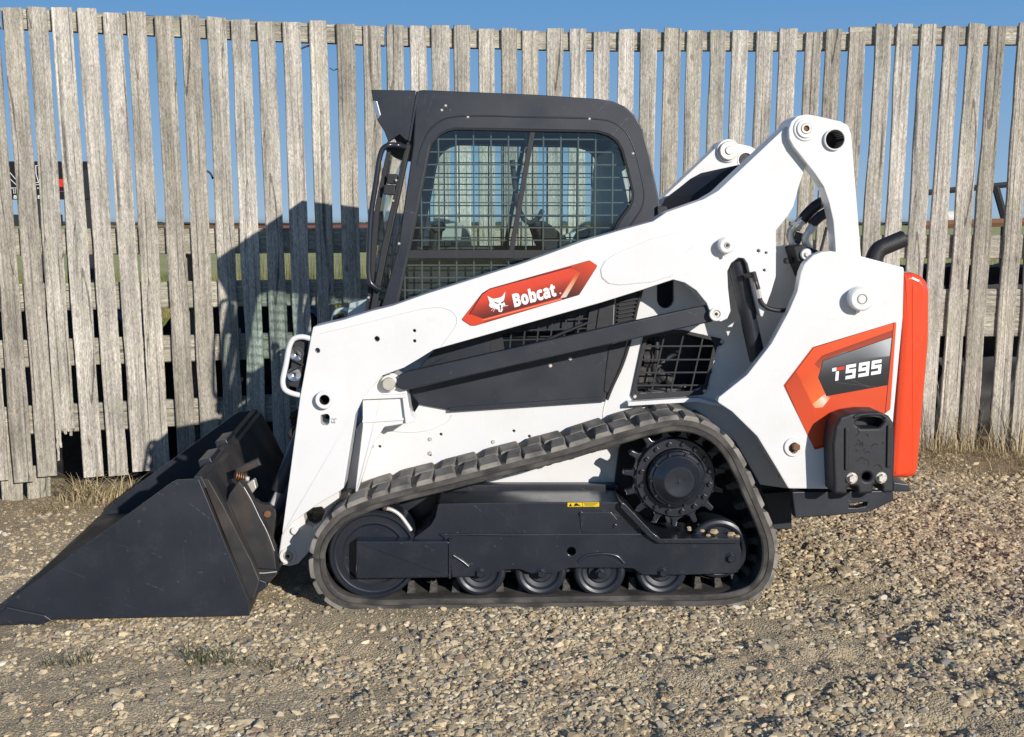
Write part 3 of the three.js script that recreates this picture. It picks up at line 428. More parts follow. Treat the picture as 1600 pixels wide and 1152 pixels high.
// ---- rear body sides, with the printed panel
const RP = -0.05;
both((z, s) => {
  const rb = grp('rear_body');
  part(rb, 'side_plate', plate([[1.077, 1.275], [1.09, 1.309], [1.121, 1.34], [1.154, 1.353], [1.187, 1.356], [1.306, 1.335], [1.467, 1.294], [1.47, 1.11], [1.45, 0.738], [1.444, 0.446], [1.055, 0.454], [1.006, 0.536], [0.93, 0.657], [0.832, 0.752], [0.776, 0.788], [0.78, 0.807], [0.885, 0.892], [0.975, 1.011], [1.036, 1.13], [1.066, 1.204]], z(RP), z(RP - 0.05), { r: 0.012, bev: 0.005 }), M.white);
  const pinAt = (q, ro, h, rot) => { const [[px, py]] = q; part(rb, 'pin_boss', disc(px, py, ro, z(RP + h), z(RP - 0.01), 32, 0.006), M.white); part(rb, 'pin', ring(px, py, ro * 0.42, ro * 0.33, z(RP + h + 0.004), z(RP + h - 0.004), 24), M.zinc); part(rb, 'pin', disc(px, py, ro * 0.33, z(RP + h + 0.001), z(RP), 20), M.white); part(rb, 'pin_clip', plate([[px - 0.012, py - ro * 0.8], [px + 0.004, py - ro * 0.8], [px, py - ro * 1.25], [px - 0.008, py - ro * 1.25]], z(RP + 0.02), z(RP + 0.005), { r: 0.002, bev: 0.001 }), M.white); };
  pinAt([[1.297, 1.18]], 0.046, 0.05);
  { const [[px, py]] = [[1.07, 0.616]]; part(rb, 'pin_boss', ring(px, py, 0.037, 0.017, z(RP + 0.008), z(RP - 0.01)), M.white); part(rb, 'pin', [bolt(px + 0.004, py + 0.003, 0.016, z(RP + 0.03), z(RP)), disc(px, py - 0.008, 0.02, z(RP + 0.008), z(RP))], M.rust); }
  part(rb, 'bumper_frame', plate([[1.073, 0.439], [1.463, 0.441], [1.467, 0.403], [1.377, 0.359], [1.229, 0.345], [1.088, 0.336]], z(-0.06), z(-0.11), { r: 0.004, holes: s > 0 ? [roundPoly([[1.292, 0.375], [1.302, 0.392], [1.366, 0.397], [1.361, 0.382], [1.327, 0.374]], 0.003)] : [] }), M.black);
  part(rb, 'bumper_frame', plate([[1.491, 0.456], [1.552, 0.447], [1.563, 0.419], [1.492, 0.417]], z(-0.14), z(-0.4), { r: 0.004 }), M.black);
  // counterweight bolted to the side
  const cw = grp('counterweight');
  const Z = 0.075, hole = roundPoly([[1.26, 0.727], [1.283, 0.746], [1.347, 0.748], [1.37, 0.732], [1.351, 0.71], [1.285, 0.708]], 0.01);
  part(cw, 'weight_block', plate([[1.193, 0.461], [1.18, 0.646], [1.187, 0.711], [1.205, 0.749], [1.242, 0.763], [1.294, 0.77], [1.351, 0.769], [1.388, 0.753], [1.408, 0.724], [1.414, 0.633], [1.416, 0.464], [1.373, 0.462], [1.372, 0.496], [1.338, 0.496], [1.339, 0.462], [1.282, 0.458], [1.281, 0.489], [1.242, 0.489], [1.243, 0.458]], z(Z), z(RP + 0.001), { r: 0.012, bev: 0.011, seg: 4, holes: [hole, circ(...[[1.313, 0.525]][0], 0.016, 18)] }), M.plastic);
  if (s > 0) {
    part(cw, 'handle_recess', plate([[1.248, 0.725], [1.285, 0.758], [1.352, 0.758], [1.382, 0.729], [1.354, 0.701], [1.283, 0.696]], Z - 0.07, Z - 0.075, { r: 0.004, bev: 0 }), M.plastic);
    part(cw, 'rib', plate([[1.223, 0.711], [1.239, 0.711], [1.242, 0.552], [1.228, 0.552]], Z + 0.008, Z - 0.003, { r: 0.006, bev: 0.004 }), M.plastic);
    part(cw, 'rib', plate([[1.38, 0.72], [1.396, 0.719], [1.4, 0.561], [1.383, 0.561]], Z + 0.008, Z - 0.003, { r: 0.006, bev: 0.004 }), M.plastic);
    part(cw, 'top_lip', tube([[1.257, 0.754], [1.276, 0.761], [1.318, 0.765], [1.356, 0.763], [1.376, 0.751]].map(p => [p[0], p[1] - 0.004, Z]), 0.006, 20, 8), M.plastic);
    // cast surface: shallow wrinkled relief
    for (let i = 0; i < 16; i++) { const q = [[1.257, 0.682], [1.369, 0.549]], x = rnd(q[0][0], q[1][0]), y = rnd(q[1][1], q[0][1]), a = rnd(0, 3), l = rnd(0.008, 0.03); part(cw, 'casting_mark', tube([[x, y, Z], [x + l * 0.5 * Math.cos(a), y + l * 0.5 * Math.sin(a), Z + 0.0002], [x + l * Math.cos(a + 0.6), y + l * Math.sin(a + 0.6), Z]], 0.0016, 8, 5), M.plastic); }
    for (const p of [[1.256, 0.521], [1.366, 0.522]]) { part(cw, 'washer', disc(p[0], p[1], 0.022, Z + 0.005, Z - 0.004, 24, 0.002), M.zinc); part(cw, 'bolt', bolt(p[0], p[1], 0.0165, Z + 0.02, Z), M.zinc); }
    
  }
});
part(L, 'hood', plate([[1.211, 1.34], [1.321, 1.318], [1.477, 1.277], [1.475, 1.263], [1.319, 1.304], [1.211, 1.326]], RP - 0.052, far(RP - 0.052), { r: 0, bev: 0.002 }), M.white);
part(L, 'rear_bulkhead', plate([[1.439, 1.239], [1.469, 1.239], [1.466, 0.437], [1.091, 0.44], [1.09, 0.465], [1.435, 0.463]], RP - 0.052, far(RP - 0.052), { r: 0, bev: 0.002 }), M.black);
part(L, 'engine_block', plate([[1.179, 1.018], [1.464, 1.069], [1.513, 0.489], [1.194, 0.491]], -0.35, far(-0.35), { r: 0.03, bev: 0.02 }), M.black);
part(L, 'tail_gate', plate([[1.473, 1.27], [1.515, 1.274], [1.55, 1.262], [1.573, 1.238], [1.584, 1.204], [1.59, 1.011], [1.578, 0.721], [1.569, 0.515], [1.56, 0.492], [1.533, 0.482], [1.465, 0.485], [1.472, 0.746], [1.48, 1.043]], -0.085, far(-0.085), { r: 0.012, bev: 0.026, seg: 5 }), M.orange);
part(L, 'gate_seal', plate([[1.477, 1.238], [1.497, 1.238], [1.5, 1.043], [1.487, 0.621], [1.482, 0.495], [1.467, 0.496]], -0.105, -0.12, { r: 0, bev: 0.001 }), M.matte);
// ---- exhaust elbow
part(L, 'exhaust_pipe', [tube([...[[1.501, 1.272], [1.505, 1.314], [1.524, 1.35], [1.566, 1.371], [1.624, 1.395]]].map(p => [p[0], p[1], -0.5]), 0.035, 30, 20)], M.plastic);
part(L, 'exhaust_mouth_shade', rod([1.616, 1.392, -0.5], [1.627, 1.396, -0.5], 0.031, 20), M.holeShadeAndMark);  // dark disc painted as the shade inside the pipe end
// ---- lower links, lift cylinders, hoses
both((z, s) => {
  part(L, 'lower_link', plate([[-0.44, 0.842], [-0.422, 0.887], [-0.385, 0.901], [0.249, 1.041], [0.698, 1.14], [0.754, 1.15], [0.772, 1.121], [0.768, 1.086], [0.249, 0.973], [-0.337, 0.842], [-0.406, 0.828]], z(-0.13), z(-0.165), { r: 0.012, bev: 0.005 }), M.black);
  const cyl = grp('lift_cylinder');
  part(cyl, 'barrel', rod([0.858, 1.315, z(-0.165)], [0.958, 0.933, z(-0.19)], 0.032, 24), M.gloss);
  part(cyl, 'rod', rod([0.958, 0.933, z(-0.19)], [1.01, 0.758, z(-0.22)], 0.018, 16), M.steel);
  if (s > 0) {
    part(cyl, 'fitting', [rod([0.882, 1.259, -0.112], [0.921, 1.269, -0.098], 0.0105, 10), rod([0.911, 1.274, -0.095], [0.93, 1.211, -0.092], 0.0095, 10)], M.worn);
    part(cyl, 'fitting', rod([0.921, 1.24, -0.094], [0.937, 1.178, -0.094], 0.0105, 6), M.steel);
    part(cyl, 'hose', tube([[0.933, 1.197], [0.943, 1.163], [0.968, 1.141], [1.005, 1.131], [1.049, 1.131], [1.083, 1.143]].map((p, k) => [p[0], p[1], [-0.094, -0.095, -0.098, -0.103, -0.12, -0.15][k]]), 0.0085, 30, 8), M.hose);
  }
});
{ // hydraulic lines behind the near tower
  const hy = grp('hydraulic_lines'), Q = (p, z) => p.map(a => [a[0], a[1], z]);
  part(hy, 'hose', tube(Q([[1.145, 1.467], [1.167, 1.495], [1.199, 1.525], [1.241, 1.549], [1.285, 1.579]], -0.3), 0.022, 20, 12), M.hose);
  part(hy, 'hose', tube(Q([[1.175, 1.45], [1.204, 1.48], [1.244, 1.504], [1.283, 1.524]], -0.27), 0.02, 20, 12), M.hose);
  part(hy, 'ferrule', [rod([1.123, 1.448, -0.3], [1.157, 1.482, -0.3], 0.021, 10), rod([1.118, 1.44, -0.3], [1.128, 1.453, -0.3], 0.025, 6)], M.steel);
  part(hy, 'ferrule', [rod([1.166, 1.425, -0.27], [1.185, 1.45, -0.27], 0.018, 10)], M.steel);
  part(hy, 'steel_line', tube(Q([[1.125, 1.45], [1.103, 1.425], [1.102, 1.4], [1.12, 1.373], [1.146, 1.345]], -0.3), 0.0155, 24, 10), M.steel);
  part(hy, 'steel_line', tube(Q([[1.171, 1.43], [1.154, 1.408], [1.154, 1.383], [1.173, 1.353], [1.184, 1.326]], -0.27), 0.014, 24, 10), M.steel);
  part(hy, 'bracket', plate([[1.123, 1.425], [1.154, 1.415], [1.135, 1.376], [1.114, 1.386]], -0.28, -0.31, { r: 0.003 }), M.worn);
  part(hy, 'manifold', plate([[1.089, 1.366], [1.124, 1.376], [1.19, 1.352], [1.206, 1.322], [1.158, 1.233], [1.133, 1.253], [1.111, 1.302]], -0.2, -0.34, { r: 0.006 }), M.matte);
  part(hy, 'manifold', plate([[1.07, 1.322], [1.1, 1.327], [1.101, 1.302], [1.071, 1.302]], -0.24, -0.28, { r: 0.004 }), M.matte);
  const [[x, y]] = [[1.137, 1.339]];
  part(hy, 'cap', lathe(x, y, [[0, -0.2], [0.0225, -0.2], [0.0225, -0.188], [0.02, -0.184], [0.011, -0.184], [0.011, -0.18], [0, -0.18]], 24), M.white); part(hy, 'cap_bolt', bolt(x, y, 0.0095, -0.174, -0.185), M.steel);
  part(hy, 'stay', rod([1.252, 1.34, -0.4], [1.274, 1.442, -0.4], 0.006, 8), M.matte);
}
// ---- front lamps in their white guards, ahead of the arms
both((z, s) => {
  const hl = grp('headlight');
  part(hl, 'guard', tube([...[[-0.752, 1.025], [-0.79, 1.033], [-0.819, 1.025], [-0.834, 1.001], [-0.85, 0.929], [-0.864, 0.861], [-0.857, 0.834], [-0.838, 0.821], [-0.795, 0.809]]].map(p => [p[0], p[1], z(-0.13)]), 0.0105, 60, 10), M.white);
  part(hl, 'housing', plate([[-0.822, 1.013], [-0.781, 1.02], [-0.799, 0.832], [-0.847, 0.844]], z(-0.15), z(-0.27), { r: 0.01 }), M.matte);
  for (const p of [[-0.811, 0.966], [-0.822, 0.888]]) { part(hl, 'reflector', lathe(p[0], p[1], [[0, z(-0.152)], [0.012, z(-0.148)], [0.026, z(-0.138)], [0.027, z(-0.152)]], 16), M.lamp); }
  part(hl, 'stay', [bar([[-0.837, 0.952]][0], [[-0.785, 0.925]][0], 0.006, z(-0.134), z(-0.142)), bar([[-0.843, 0.896]][0], [[-0.789, 0.922]][0], 0.006, z(-0.134), z(-0.142)), bar([[-0.829, 0.998]][0], [[-0.789, 0.947]][0], 0.005, z(-0.134), z(-0.142))], M.plastic);
});

// ---- cab
const CB = -0.36;
{
  const cab = grp('cab');
  const outer = [[-0.361, 1.972], [0.113, 1.954], [0.348, 1.939], [0.406, 1.93], [0.456, 1.909], [0.494, 1.874], [0.522, 1.828], [0.554, 1.717], [0.589, 1.563], [0.603, 1.485], [0.619, 1.43], [0.545, 1.278], [0.369, 1.024], [-0.497, 1.026], [-0.521, 1.077], [-0.437, 1.365], [-0.373, 1.769]];
  const win = [[-0.308, 1.762], [-0.275, 1.8], [-0.245, 1.816], [-0.213, 1.824], [0.084, 1.819], [0.342, 1.815], [0.389, 1.803], [0.425, 1.778], [0.445, 1.741], [0.466, 1.667], [0.488, 1.58], [0.488, 1.55], [0.478, 1.523], [0.438, 1.468], [0.404, 1.4], [0.366, 1.324], [0.265, 1.228], [-0.014, 1.127], [-0.45, 1.113], [-0.397, 1.342], [-0.355, 1.53]];
  const winR = roundPoly(win, 0.03);
  both((z, s) => {
    part(cab, 'side_frame', plate(outer, z(CB), z(CB - 0.05), { r: 0.03, holes: [winR], bev: 0.005, seg: 2 }), M.black);
    part(cab, 'window_seal', tube(winR.map(p => [p[0], p[1], z(CB - 0.008)]), 0.006, 160, 6, true), M.matte);
    // panes: two sliding panes above the rail and a fixed pane below it
    const zz = CB - 0.02;
    part(cab, 'window_pane', pane([[-0.393, 1.344], [-0.351, 1.53], [-0.304, 1.758], [-0.271, 1.798], [-0.213, 1.82], [0.092, 1.821], [0.007, 1.344]], z(zz)), M.glass);
    part(cab, 'window_pane', pane([[0.1, 1.818], [0.344, 1.814], [0.427, 1.777], [0.469, 1.668], [0.488, 1.568], [0.478, 1.525], [0.438, 1.468], [0.381, 1.344], [0.012, 1.344]], z(zz - 0.008)), M.glass);
    part(cab, 'window_pane', pane([[-0.404, 1.322], [0.368, 1.321], [0.267, 1.227], [-0.014, 1.126], [-0.449, 1.111]], z(zz - 0.002)), M.glass);
    part(cab, 'window_rail', plate([[-0.4, 1.352], [0.377, 1.352], [0.367, 1.319], [-0.408, 1.32]], z(CB - 0.01), z(CB - 0.04), { r: 0, bev: 0.002 }), M.plastic);
    part(cab, 'window_rail', plate([[0.084, 1.823], [0.104, 1.823], [0.019, 1.344], [-0.001, 1.344]], z(CB - 0.012), z(CB - 0.036), { r: 0, bev: 0.002 }), M.plastic);
    // welded steel guard of thin bars inside the glass
    const bars = [], lo = [Math.min(...win.map(p => p[0])), Math.min(...win.map(p => p[1]))], hi = [Math.max(...win.map(p => p[0])), Math.max(...win.map(p => p[1]))];
    const cut = (axis, v) => { const o = []; for (let i = 0; i < win.length; i++) { const a = win[i], b = win[(i + 1) % win.length]; if ((a[axis] - v) * (b[axis] - v) < 0) { const t = (v - a[axis]) / (b[axis] - a[axis]); o.push(a[1 - axis] + t * (b[1 - axis] - a[1 - axis])); } } return o.sort((x, y) => x - y); };
    const zg = CB - 0.045;
    for (let x = lo[0] + 0.035; x < hi[0]; x += 0.069) { const c = cut(0, x); for (let i = 0; i + 1 < c.length; i += 2) bars.push(bx(x - 0.0028, x + 0.0028, c[i], c[i + 1], z(zg), z(zg - 0.004))); }
    for (let y = lo[1] + 0.03; y < hi[1]; y += 0.0495) { const c = cut(1, y); for (let i = 0; i + 1 < c.length; i += 2) bars.push(bx(c[i], c[i + 1], y - 0.0026, y + 0.0026, z(zg - 0.003), z(zg - 0.007))); }
    part(cab, 'window_guard', bars, M.guard);
    if (s > 0) {
      for (const p of [[-0.161, 1.868], [0.314, 1.862], [-0.434, 1.378], [0.486, 1.729], [-0.262, 1.894], [-0.247, 1.911]]) part(cab, 'rivet', disc(p[0], p[1], 0.006, CB + 0.003, CB - 0.002, 12), M.zinc);
      part(cab, 'roof_seam', plate([[-0.358, 1.965], [-0.351, 1.965], [-0.385, 1.774], [-0.393, 1.774]], CB + 0.004, CB - 0.002, { r: 0, bev: 0.001 }), M.black);
      part(cab, 'frame_pressing', tube([[-0.359, 1.683], [-0.338, 1.764], [-0.308, 1.818], [-0.263, 1.855], [-0.2, 1.87], [0.086, 1.868], [0.336, 1.862], [0.399, 1.852], [0.45, 1.82], [0.483, 1.766], [0.512, 1.675], [0.531, 1.58], [0.526, 1.525], [0.492, 1.468], [0.454, 1.415]].map(p => [p[0], p[1], CB - 0.0015]), 0.0035, 70, 6), M.black);
    }
  });
  // roof and liner
  part(cab, 'roof', plate([[-0.366, 1.969], [0.113, 1.952], [0.348, 1.936], [0.406, 1.928], [0.456, 1.906], [0.494, 1.872], [0.52, 1.828], [0.549, 1.717], [0.524, 1.714], [0.492, 1.813], [0.457, 1.857], [0.401, 1.886], [0.336, 1.896], [0.114, 1.905], [-0.371, 1.913]], CB - 0.006, far(CB - 0.006), { r: 0.03, bev: 0.003 }), M.black);
  // visor that juts forward over the door, with its lamp face
  part(cab, 'visor', plate([[-0.534, 1.971], [-0.361, 1.969], [-0.356, 1.928], [-0.388, 1.779], [-0.402, 1.777], [-0.427, 1.801], [-0.47, 1.771], [-0.486, 1.813], [-0.511, 1.852], [-0.525, 1.903]], CB - 0.001, CB - 0.03, { r: 0.004 }), M.black);
  part(cab, 'visor', plate([[-0.534, 1.971], [-0.361, 1.969], [-0.356, 1.928], [-0.388, 1.779], [-0.402, 1.777], [-0.427, 1.801], [-0.47, 1.771], [-0.486, 1.813], [-0.511, 1.852], [-0.525, 1.903]], far(CB - 0.001), far(CB - 0.03), { r: 0.004 }), M.black);
  part(cab, 'visor_top', plate([[-0.531, 1.969], [-0.361, 1.967], [-0.361, 1.933], [-0.524, 1.937]], CB - 0.03, far(CB - 0.03), { r: 0, bev: 0.002 }), M.black);
  part(cab, 'work_lamp', plate([[-0.527, 1.93], [-0.512, 1.928], [-0.498, 1.874], [-0.511, 1.857], [-0.525, 1.903]], CB + 0.004, CB - 0.2, { r: 0.002, bev: 0.002 }), M.lamp);
  // front door: posts, rails, pane and latch
  const post = [[-0.404, 1.763], [-0.384, 1.763], [-0.484, 1.329], [-0.528, 1.112], [-0.553, 1.112], [-0.504, 1.365]];
  both((z) => part(cab, 'door_post', plate(post, z(CB - 0.012), z(CB - 0.07), { r: 0.002 }), M.plastic));
  const stp = [[-0.474, 1.763], [-0.459, 1.763], [-0.512, 1.505], [-0.536, 1.228], [-0.553, 1.112], [-0.568, 1.112], [-0.55, 1.329], [-0.527, 1.53]];
  both((z) => part(cab, 'door_frame', plate(stp, z(CB - 0.03), z(CB - 0.055), { r: 0.002, bev: 0.002 }), M.matte));
  { // windscreen: one sheet between the posts
    const q = [[-0.464, 1.753], [-0.517, 1.505], [-0.552, 1.152]], g = new THREE.PlaneGeometry(1, 1, 1, 2), p = g.attributes.position;
    for (let i = 0; i < p.count; i++) { const j = Math.floor(i / 2); p.setXYZ(i, q[j][0], q[j][1], i % 2 ? far(CB - 0.06) : CB - 0.06); }
    g.computeVertexNormals(); part(cab, 'door_pane', g, M.glass);
  }
  part(cab, 'door_rail', [plate([[-0.479, 1.773], [-0.389, 1.773], [-0.394, 1.743], [-0.484, 1.743]], CB - 0.03, far(CB - 0.03), { r: 0 }), plate([[-0.568, 1.152], [-0.497, 1.152], [-0.502, 1.111], [-0.573, 1.112]], CB - 0.03, far(CB - 0.03), { r: 0 })], M.matte);
  part(cab, 'door_latch', [plate([[-0.477, 1.649], [-0.437, 1.649], [-0.44, 1.609], [-0.48, 1.612]], CB - 0.004, CB - 0.05, { r: 0.004 }), plate([[-0.49, 1.607], [-0.445, 1.607], [-0.448, 1.567], [-0.493, 1.57]], CB + 0.004, CB - 0.05, { r: 0.004 })], M.plastic);
  for (const p of [[-0.442, 1.624], [-0.455, 1.545], [-0.556, 1.166]]) part(cab, 'bolt', disc(p[0], p[1], 0.005, CB + 0.01, CB - 0.01, 10), M.steel);
  part(cab, 'wiper', [rod([-0.499, 1.679, -0.5], [-0.561, 1.274, -0.52], 0.006, 8), rod([-0.479, 1.707, -0.44], [-0.506, 1.581, -0.44], 0.012, 8)], M.matte);
  part(cab, 'grab_handle', tube([...[[-0.4, 1.752], [-0.433, 1.759], [-0.465, 1.759], [-0.487, 1.749], [-0.5, 1.725], [-0.522, 1.604], [-0.541, 1.49], [-0.55, 1.355], [-0.552, 1.255], [-0.545, 1.224], [-0.525, 1.207], [-0.505, 1.199]]].map((p, i) => [p[0], p[1], i < 2 ? CB - 0.005 : CB + 0.012]), 0.0105, 80, 12), M.gloss);
  // closed rear and floor, seat, levers inside
  part(cab, 'rear_panel', plate([[0.544, 1.741], [0.588, 1.556], [0.599, 1.468], [0.556, 1.277], [0.503, 1.02], [0.472, 1.02], [0.524, 1.328], [0.558, 1.468], [0.552, 1.556], [0.514, 1.736]], CB - 0.051, CB - 0.13, { r: 0, bev: 0 }), M.seat);
  part(cab, 'rear_panel', plate([[0.544, 1.741], [0.588, 1.556], [0.599, 1.468], [0.556, 1.277], [0.503, 1.02], [0.472, 1.02], [0.524, 1.328], [0.558, 1.468], [0.552, 1.556], [0.514, 1.736]], far(CB - 0.051), far(CB - 0.13), { r: 0, bev: 0 }), M.seat);
  part(cab, 'rear_panel', plate([[0.583, 1.506], [0.556, 1.277], [0.503, 1.02], [0.472, 1.02], [0.524, 1.328], [0.558, 1.506]], CB - 0.13, far(CB - 0.13), { r: 0, bev: 0 }), M.black);
  part(cab, 'floor', plate([[-0.536, 1.079], [0.515, 1.077], [0.516, 1.001], [-0.537, 1.004]], CB - 0.051, far(CB - 0.051), { r: 0, bev: 0 }), M.matte);
  part(cab, 'lower_side', plate([[-0.534, 1.218], [-0.088, 1.217], [0.5, 1.216], [0.515, 1.077], [-0.536, 1.079]], far(CB - 0.052), far(CB - 0.06), { r: 0, bev: 0 }), M.matte);
  const seat = grp('seat', cab);
  part(seat, 'backrest', plate([[0.379, 1.232], [0.388, 1.51], [0.397, 1.696], [0.414, 1.756], [0.441, 1.775], [0.474, 1.762], [0.509, 1.62], [0.534, 1.454], [0.531, 1.232]], -0.62, -1.06, { r: 0.03, bev: 0.025 }), M.seat);
  part(seat, 'cushion', plate([[0.054, 1.205], [0.068, 1.274], [0.166, 1.294], [0.39, 1.282], [0.391, 1.19]], -0.6, -1.08, { r: 0.02, bev: 0.02 }), M.seat);
  part(seat, 'armrest', plate([[0.104, 1.465], [0.146, 1.468], [0.178, 1.449], [0.298, 1.344], [0.333, 1.317], [0.299, 1.301], [0.179, 1.317], [0.141, 1.362]], -0.53, -0.60, { r: 0.01, bev: 0.008 }), M.matte);
  part(seat, 'armrest', plate([[0.104, 1.465], [0.146, 1.468], [0.178, 1.449], [0.298, 1.344], [0.333, 1.317], [0.299, 1.301], [0.179, 1.317], [0.141, 1.362]], far(-0.53), far(-0.60), { r: 0.01, bev: 0.008 }), M.matte);
  const lever = (z) => { part(cab, 'control_lever', [rod([-0.31, 1.323, z], [-0.293, 1.423, z], 0.012, 10), new THREE.SphereGeometry(0.024, 16, 12).translate(-0.291, 1.442, z), rod([-0.288, 1.442, z], [-0.288, 1.442, z + 0.03], 0.018, 12)], M.matte); };
  lever(-0.55); lever(far(-0.55));
  part(cab, 'side_console', [plate([[-0.406, 1.31], [-0.167, 1.328], [-0.008, 1.318], [0.286, 1.27], [0.287, 1.083], [-0.408, 1.084]], -0.47, -0.6, { r: 0.01 }), plate([[-0.406, 1.31], [-0.167, 1.328], [-0.008, 1.318], [0.286, 1.27], [0.287, 1.083], [-0.408, 1.084]], far(-0.47), far(-0.6), { r: 0.01 })], M.matte);
  part(cab, 'lap_bar', tube([...[[0.018, 1.714], [0.033, 1.585], [0.049, 1.507], [0.086, 1.46], [0.123, 1.476]]].map(p => [p[0], p[1], -0.56]).concat([[[[0.144, 1.507]][0][0], [[0.144, 1.507]][0][1], -0.6]]), 0.011, 30, 10), M.matte);
  part(cab, 'display', plate([[-0.309, 1.45], [-0.193, 1.463], [-0.199, 1.381], [-0.32, 1.371]], far(-0.46), far(-0.5), { r: 0.006 }), M.seat);
}
part(L, 'engine_cowl', plate([[0.673, 1.468], [0.71, 1.507], [0.741, 1.571], [0.804, 1.618], [0.856, 1.66], [0.904, 1.686], [0.962, 1.699], [0.973, 1.67], [0.948, 1.613], [0.952, 1.468]], -0.45, -1.15, { r: 0.01 }), M.matte);
part(L, 'cab_mount', plate([[0.582, 1.525], [0.618, 1.525], [0.628, 1.5], [0.629, 1.468], [0.583, 1.46]], -0.34, -0.42, { r: 0.004 }), M.plastic);

// ---- tracks
{
  const N = 520, tip = new THREE.CatmullRomCurve3([[-0.762, 0.214], [-0.754, 0.128], [-0.72, 0.06], [-0.658, 0.012], [-0.565, -0.009], [-0.242, -0.012], [0.133, -0.01], [0.487, -0.007], [0.839, 0.002], [0.936, 0.038], [0.991, 0.103], [1.012, 0.198], [1.003, 0.283], [0.969, 0.37], [0.93, 0.456], [0.886, 0.554], [0.841, 0.63], [0.784, 0.691], [0.712, 0.731], [0.62, 0.748], [0.525, 0.734], [0.358, 0.689], [0.188, 0.637], [-0.048, 0.578], [-0.284, 0.518], [-0.453, 0.476], [-0.572, 0.438], [-0.656, 0.397], [-0.717, 0.336], [-0.749, 0.278]].map(p => new THREE.Vector3(p[0], p[1], 0)), true, 'centripetal');
  const pts = tip.getSpacedPoints(N).slice(0, N), len = tip.getLength();
  // keep the lug tips out of the ground on the contact run
  const nor = pts.map((p, i) => { const a = pts[(i + N - 3) % N], b = pts[(i + 3) % N], t = b.clone().sub(a).normalize(); return new THREE.Vector3(t.y, -t.x, 0); });   // run is anticlockwise -> outward
  const out = nor.reduce((s, n, i) => s + n.dot(pts[i].clone().sub(new THREE.Vector3(0.1, 0.35, 0))), 0) > 0 ? 1 : -1; nor.forEach(n => n.multiplyScalar(out));
  const at = (s, n, z) => { let f = ((s / len) % 1 + 1) % 1 * N; const i = Math.floor(f) % N, k = (i + 1) % N; f -= Math.floor(f); return [pts[i].x + (pts[k].x - pts[i].x) * f + (nor[i].x * (1 - f) + nor[k].x * f) * n, pts[i].y + (pts[k].y - pts[i].y) * f + (nor[i].y * (1 - f) + nor[k].y * f) * n, z]; };
  const track = grp('rubber_track');
  { // belt
    const sec = [[-0.011, -0.008], [-0.015, -0.002], [-0.030, 0], [-0.038, 0], [-0.040, -0.004], [-0.043, 0], [-0.056, -0.001], [-0.061, -0.006], [-0.061, -0.016], [-0.048, -0.028], [-0.048, -0.292], [-0.061, -0.304], [-0.061, -0.314], [-0.055, -0.319], [-0.04, -0.32], [-0.015, -0.318], [-0.011, -0.312]], n = sec.length, pos = [], uv = [], idx = [];
    for (let i = 0; i <= N; i++) for (let j = 0; j < n; j++) { const p = at(len * i / N, sec[j][0] + 0.002 * (vnoise(i * 0.12, 0, 7) - 0.5), sec[j][1]); pos.push(...p); uv.push(len * i / N * 2, j * 0.05 + sec[j][1] * 2); }
    for (let i = 0; i < N; i++) for (let j = 0; j < n; j++) { const a = i * n + j, b = i * n + (j + 1) % n, c = a + n, e = b + n; idx.push(a, b, c, b, e, c); }
    const g = new THREE.BufferGeometry(); g.setAttribute('position', new THREE.Float32BufferAttribute(pos, 3)); g.setAttribute('uv', new THREE.Float32BufferAttribute(uv, 2)); g.setIndex(idx);
    part(track, 'belt', toCreasedNormals(g.toNonIndexed(), 0.5), M.belt);
  }
  const lug = (s0, s1, z0, z1, sk) => { // block that follows the run; base wider than the tip, bevelled top edge
    const pos = [], uv = [], idx = [], K = 4, rows = [[0, -0.017], [0.003, -0.009], [0.006, -0.003], [0.010, 0]];
    for (const [ins, n] of rows) for (let i = 0; i <= K; i++) { const t = i / K, s = s0 + ins + (s1 - s0 - 2 * ins) * t, e = ins * 0.55; pos.push(...at(s, n, z0 - (z0 === 0 ? e * 0.8 : e) ), ...at(s + sk, n, z1 + e)); uv.push(s * 2, z0 + n * 3, s * 2, z1 + n * 3); }
    const W = (K + 1) * 2;
    for (let r = 0; r < 3; r++) { const ringIdx = []; for (let i = 0; i <= K; i++) ringIdx.push(i * 2); for (let i = K; i >= 0; i--) ringIdx.push(i * 2 + 1); for (let i = 0; i < ringIdx.length; i++) { const a = r * W + ringIdx[i], b = r * W + ringIdx[(i + 1) % ringIdx.length]; idx.push(a, a + W, b, b, a + W, b + W); } }
    for (let i = 0; i < K; i++) { const a = 3 * W + i * 2; idx.push(a, a + 1, a + 2, a + 1, a + 3, a + 2); }
    const g = new THREE.BufferGeometry(); g.setAttribute('position', new THREE.Float32BufferAttribute(pos, 3)); g.setAttribute('uv', new THREE.Float32BufferAttribute(uv, 2)); g.setIndex(idx); return toCreasedNormals(g.toNonIndexed(), 0.5);
  };
  const n = Math.round(len / 0.172), pitch = len / n;
  for (let i = 0; i < n; i++) for (const [row, off] of [[0, 0], [1, 0.5]]) {
    const s = (i + off) * pitch, z0 = row ? -0.162 : 0, z1 = row ? -0.32 : -0.158;
    part(track, 'lug', lug(s, s + pitch * 0.50, z0, z1, 0.010), M.rubber);
    part(track, 'lug', lug(s + pitch * 0.535, s + pitch * 0.91, z0, z1, -0.010), M.rubber);
  }
  // drive lugs on the inside of the belt
  const gl = merge([[-0.16]].map(([z]) => { const g = new THREE.CylinderGeometry(0.014, 0.024, 0.045, 4, 1); g.rotateY(Math.PI / 4); g.scale(0.95, 1, 2.2); g.translate(0, 0.0225, z); return g.toNonIndexed(); }));
  gl.computeVertexNormals();
  const nd = Math.round(len / 0.086);
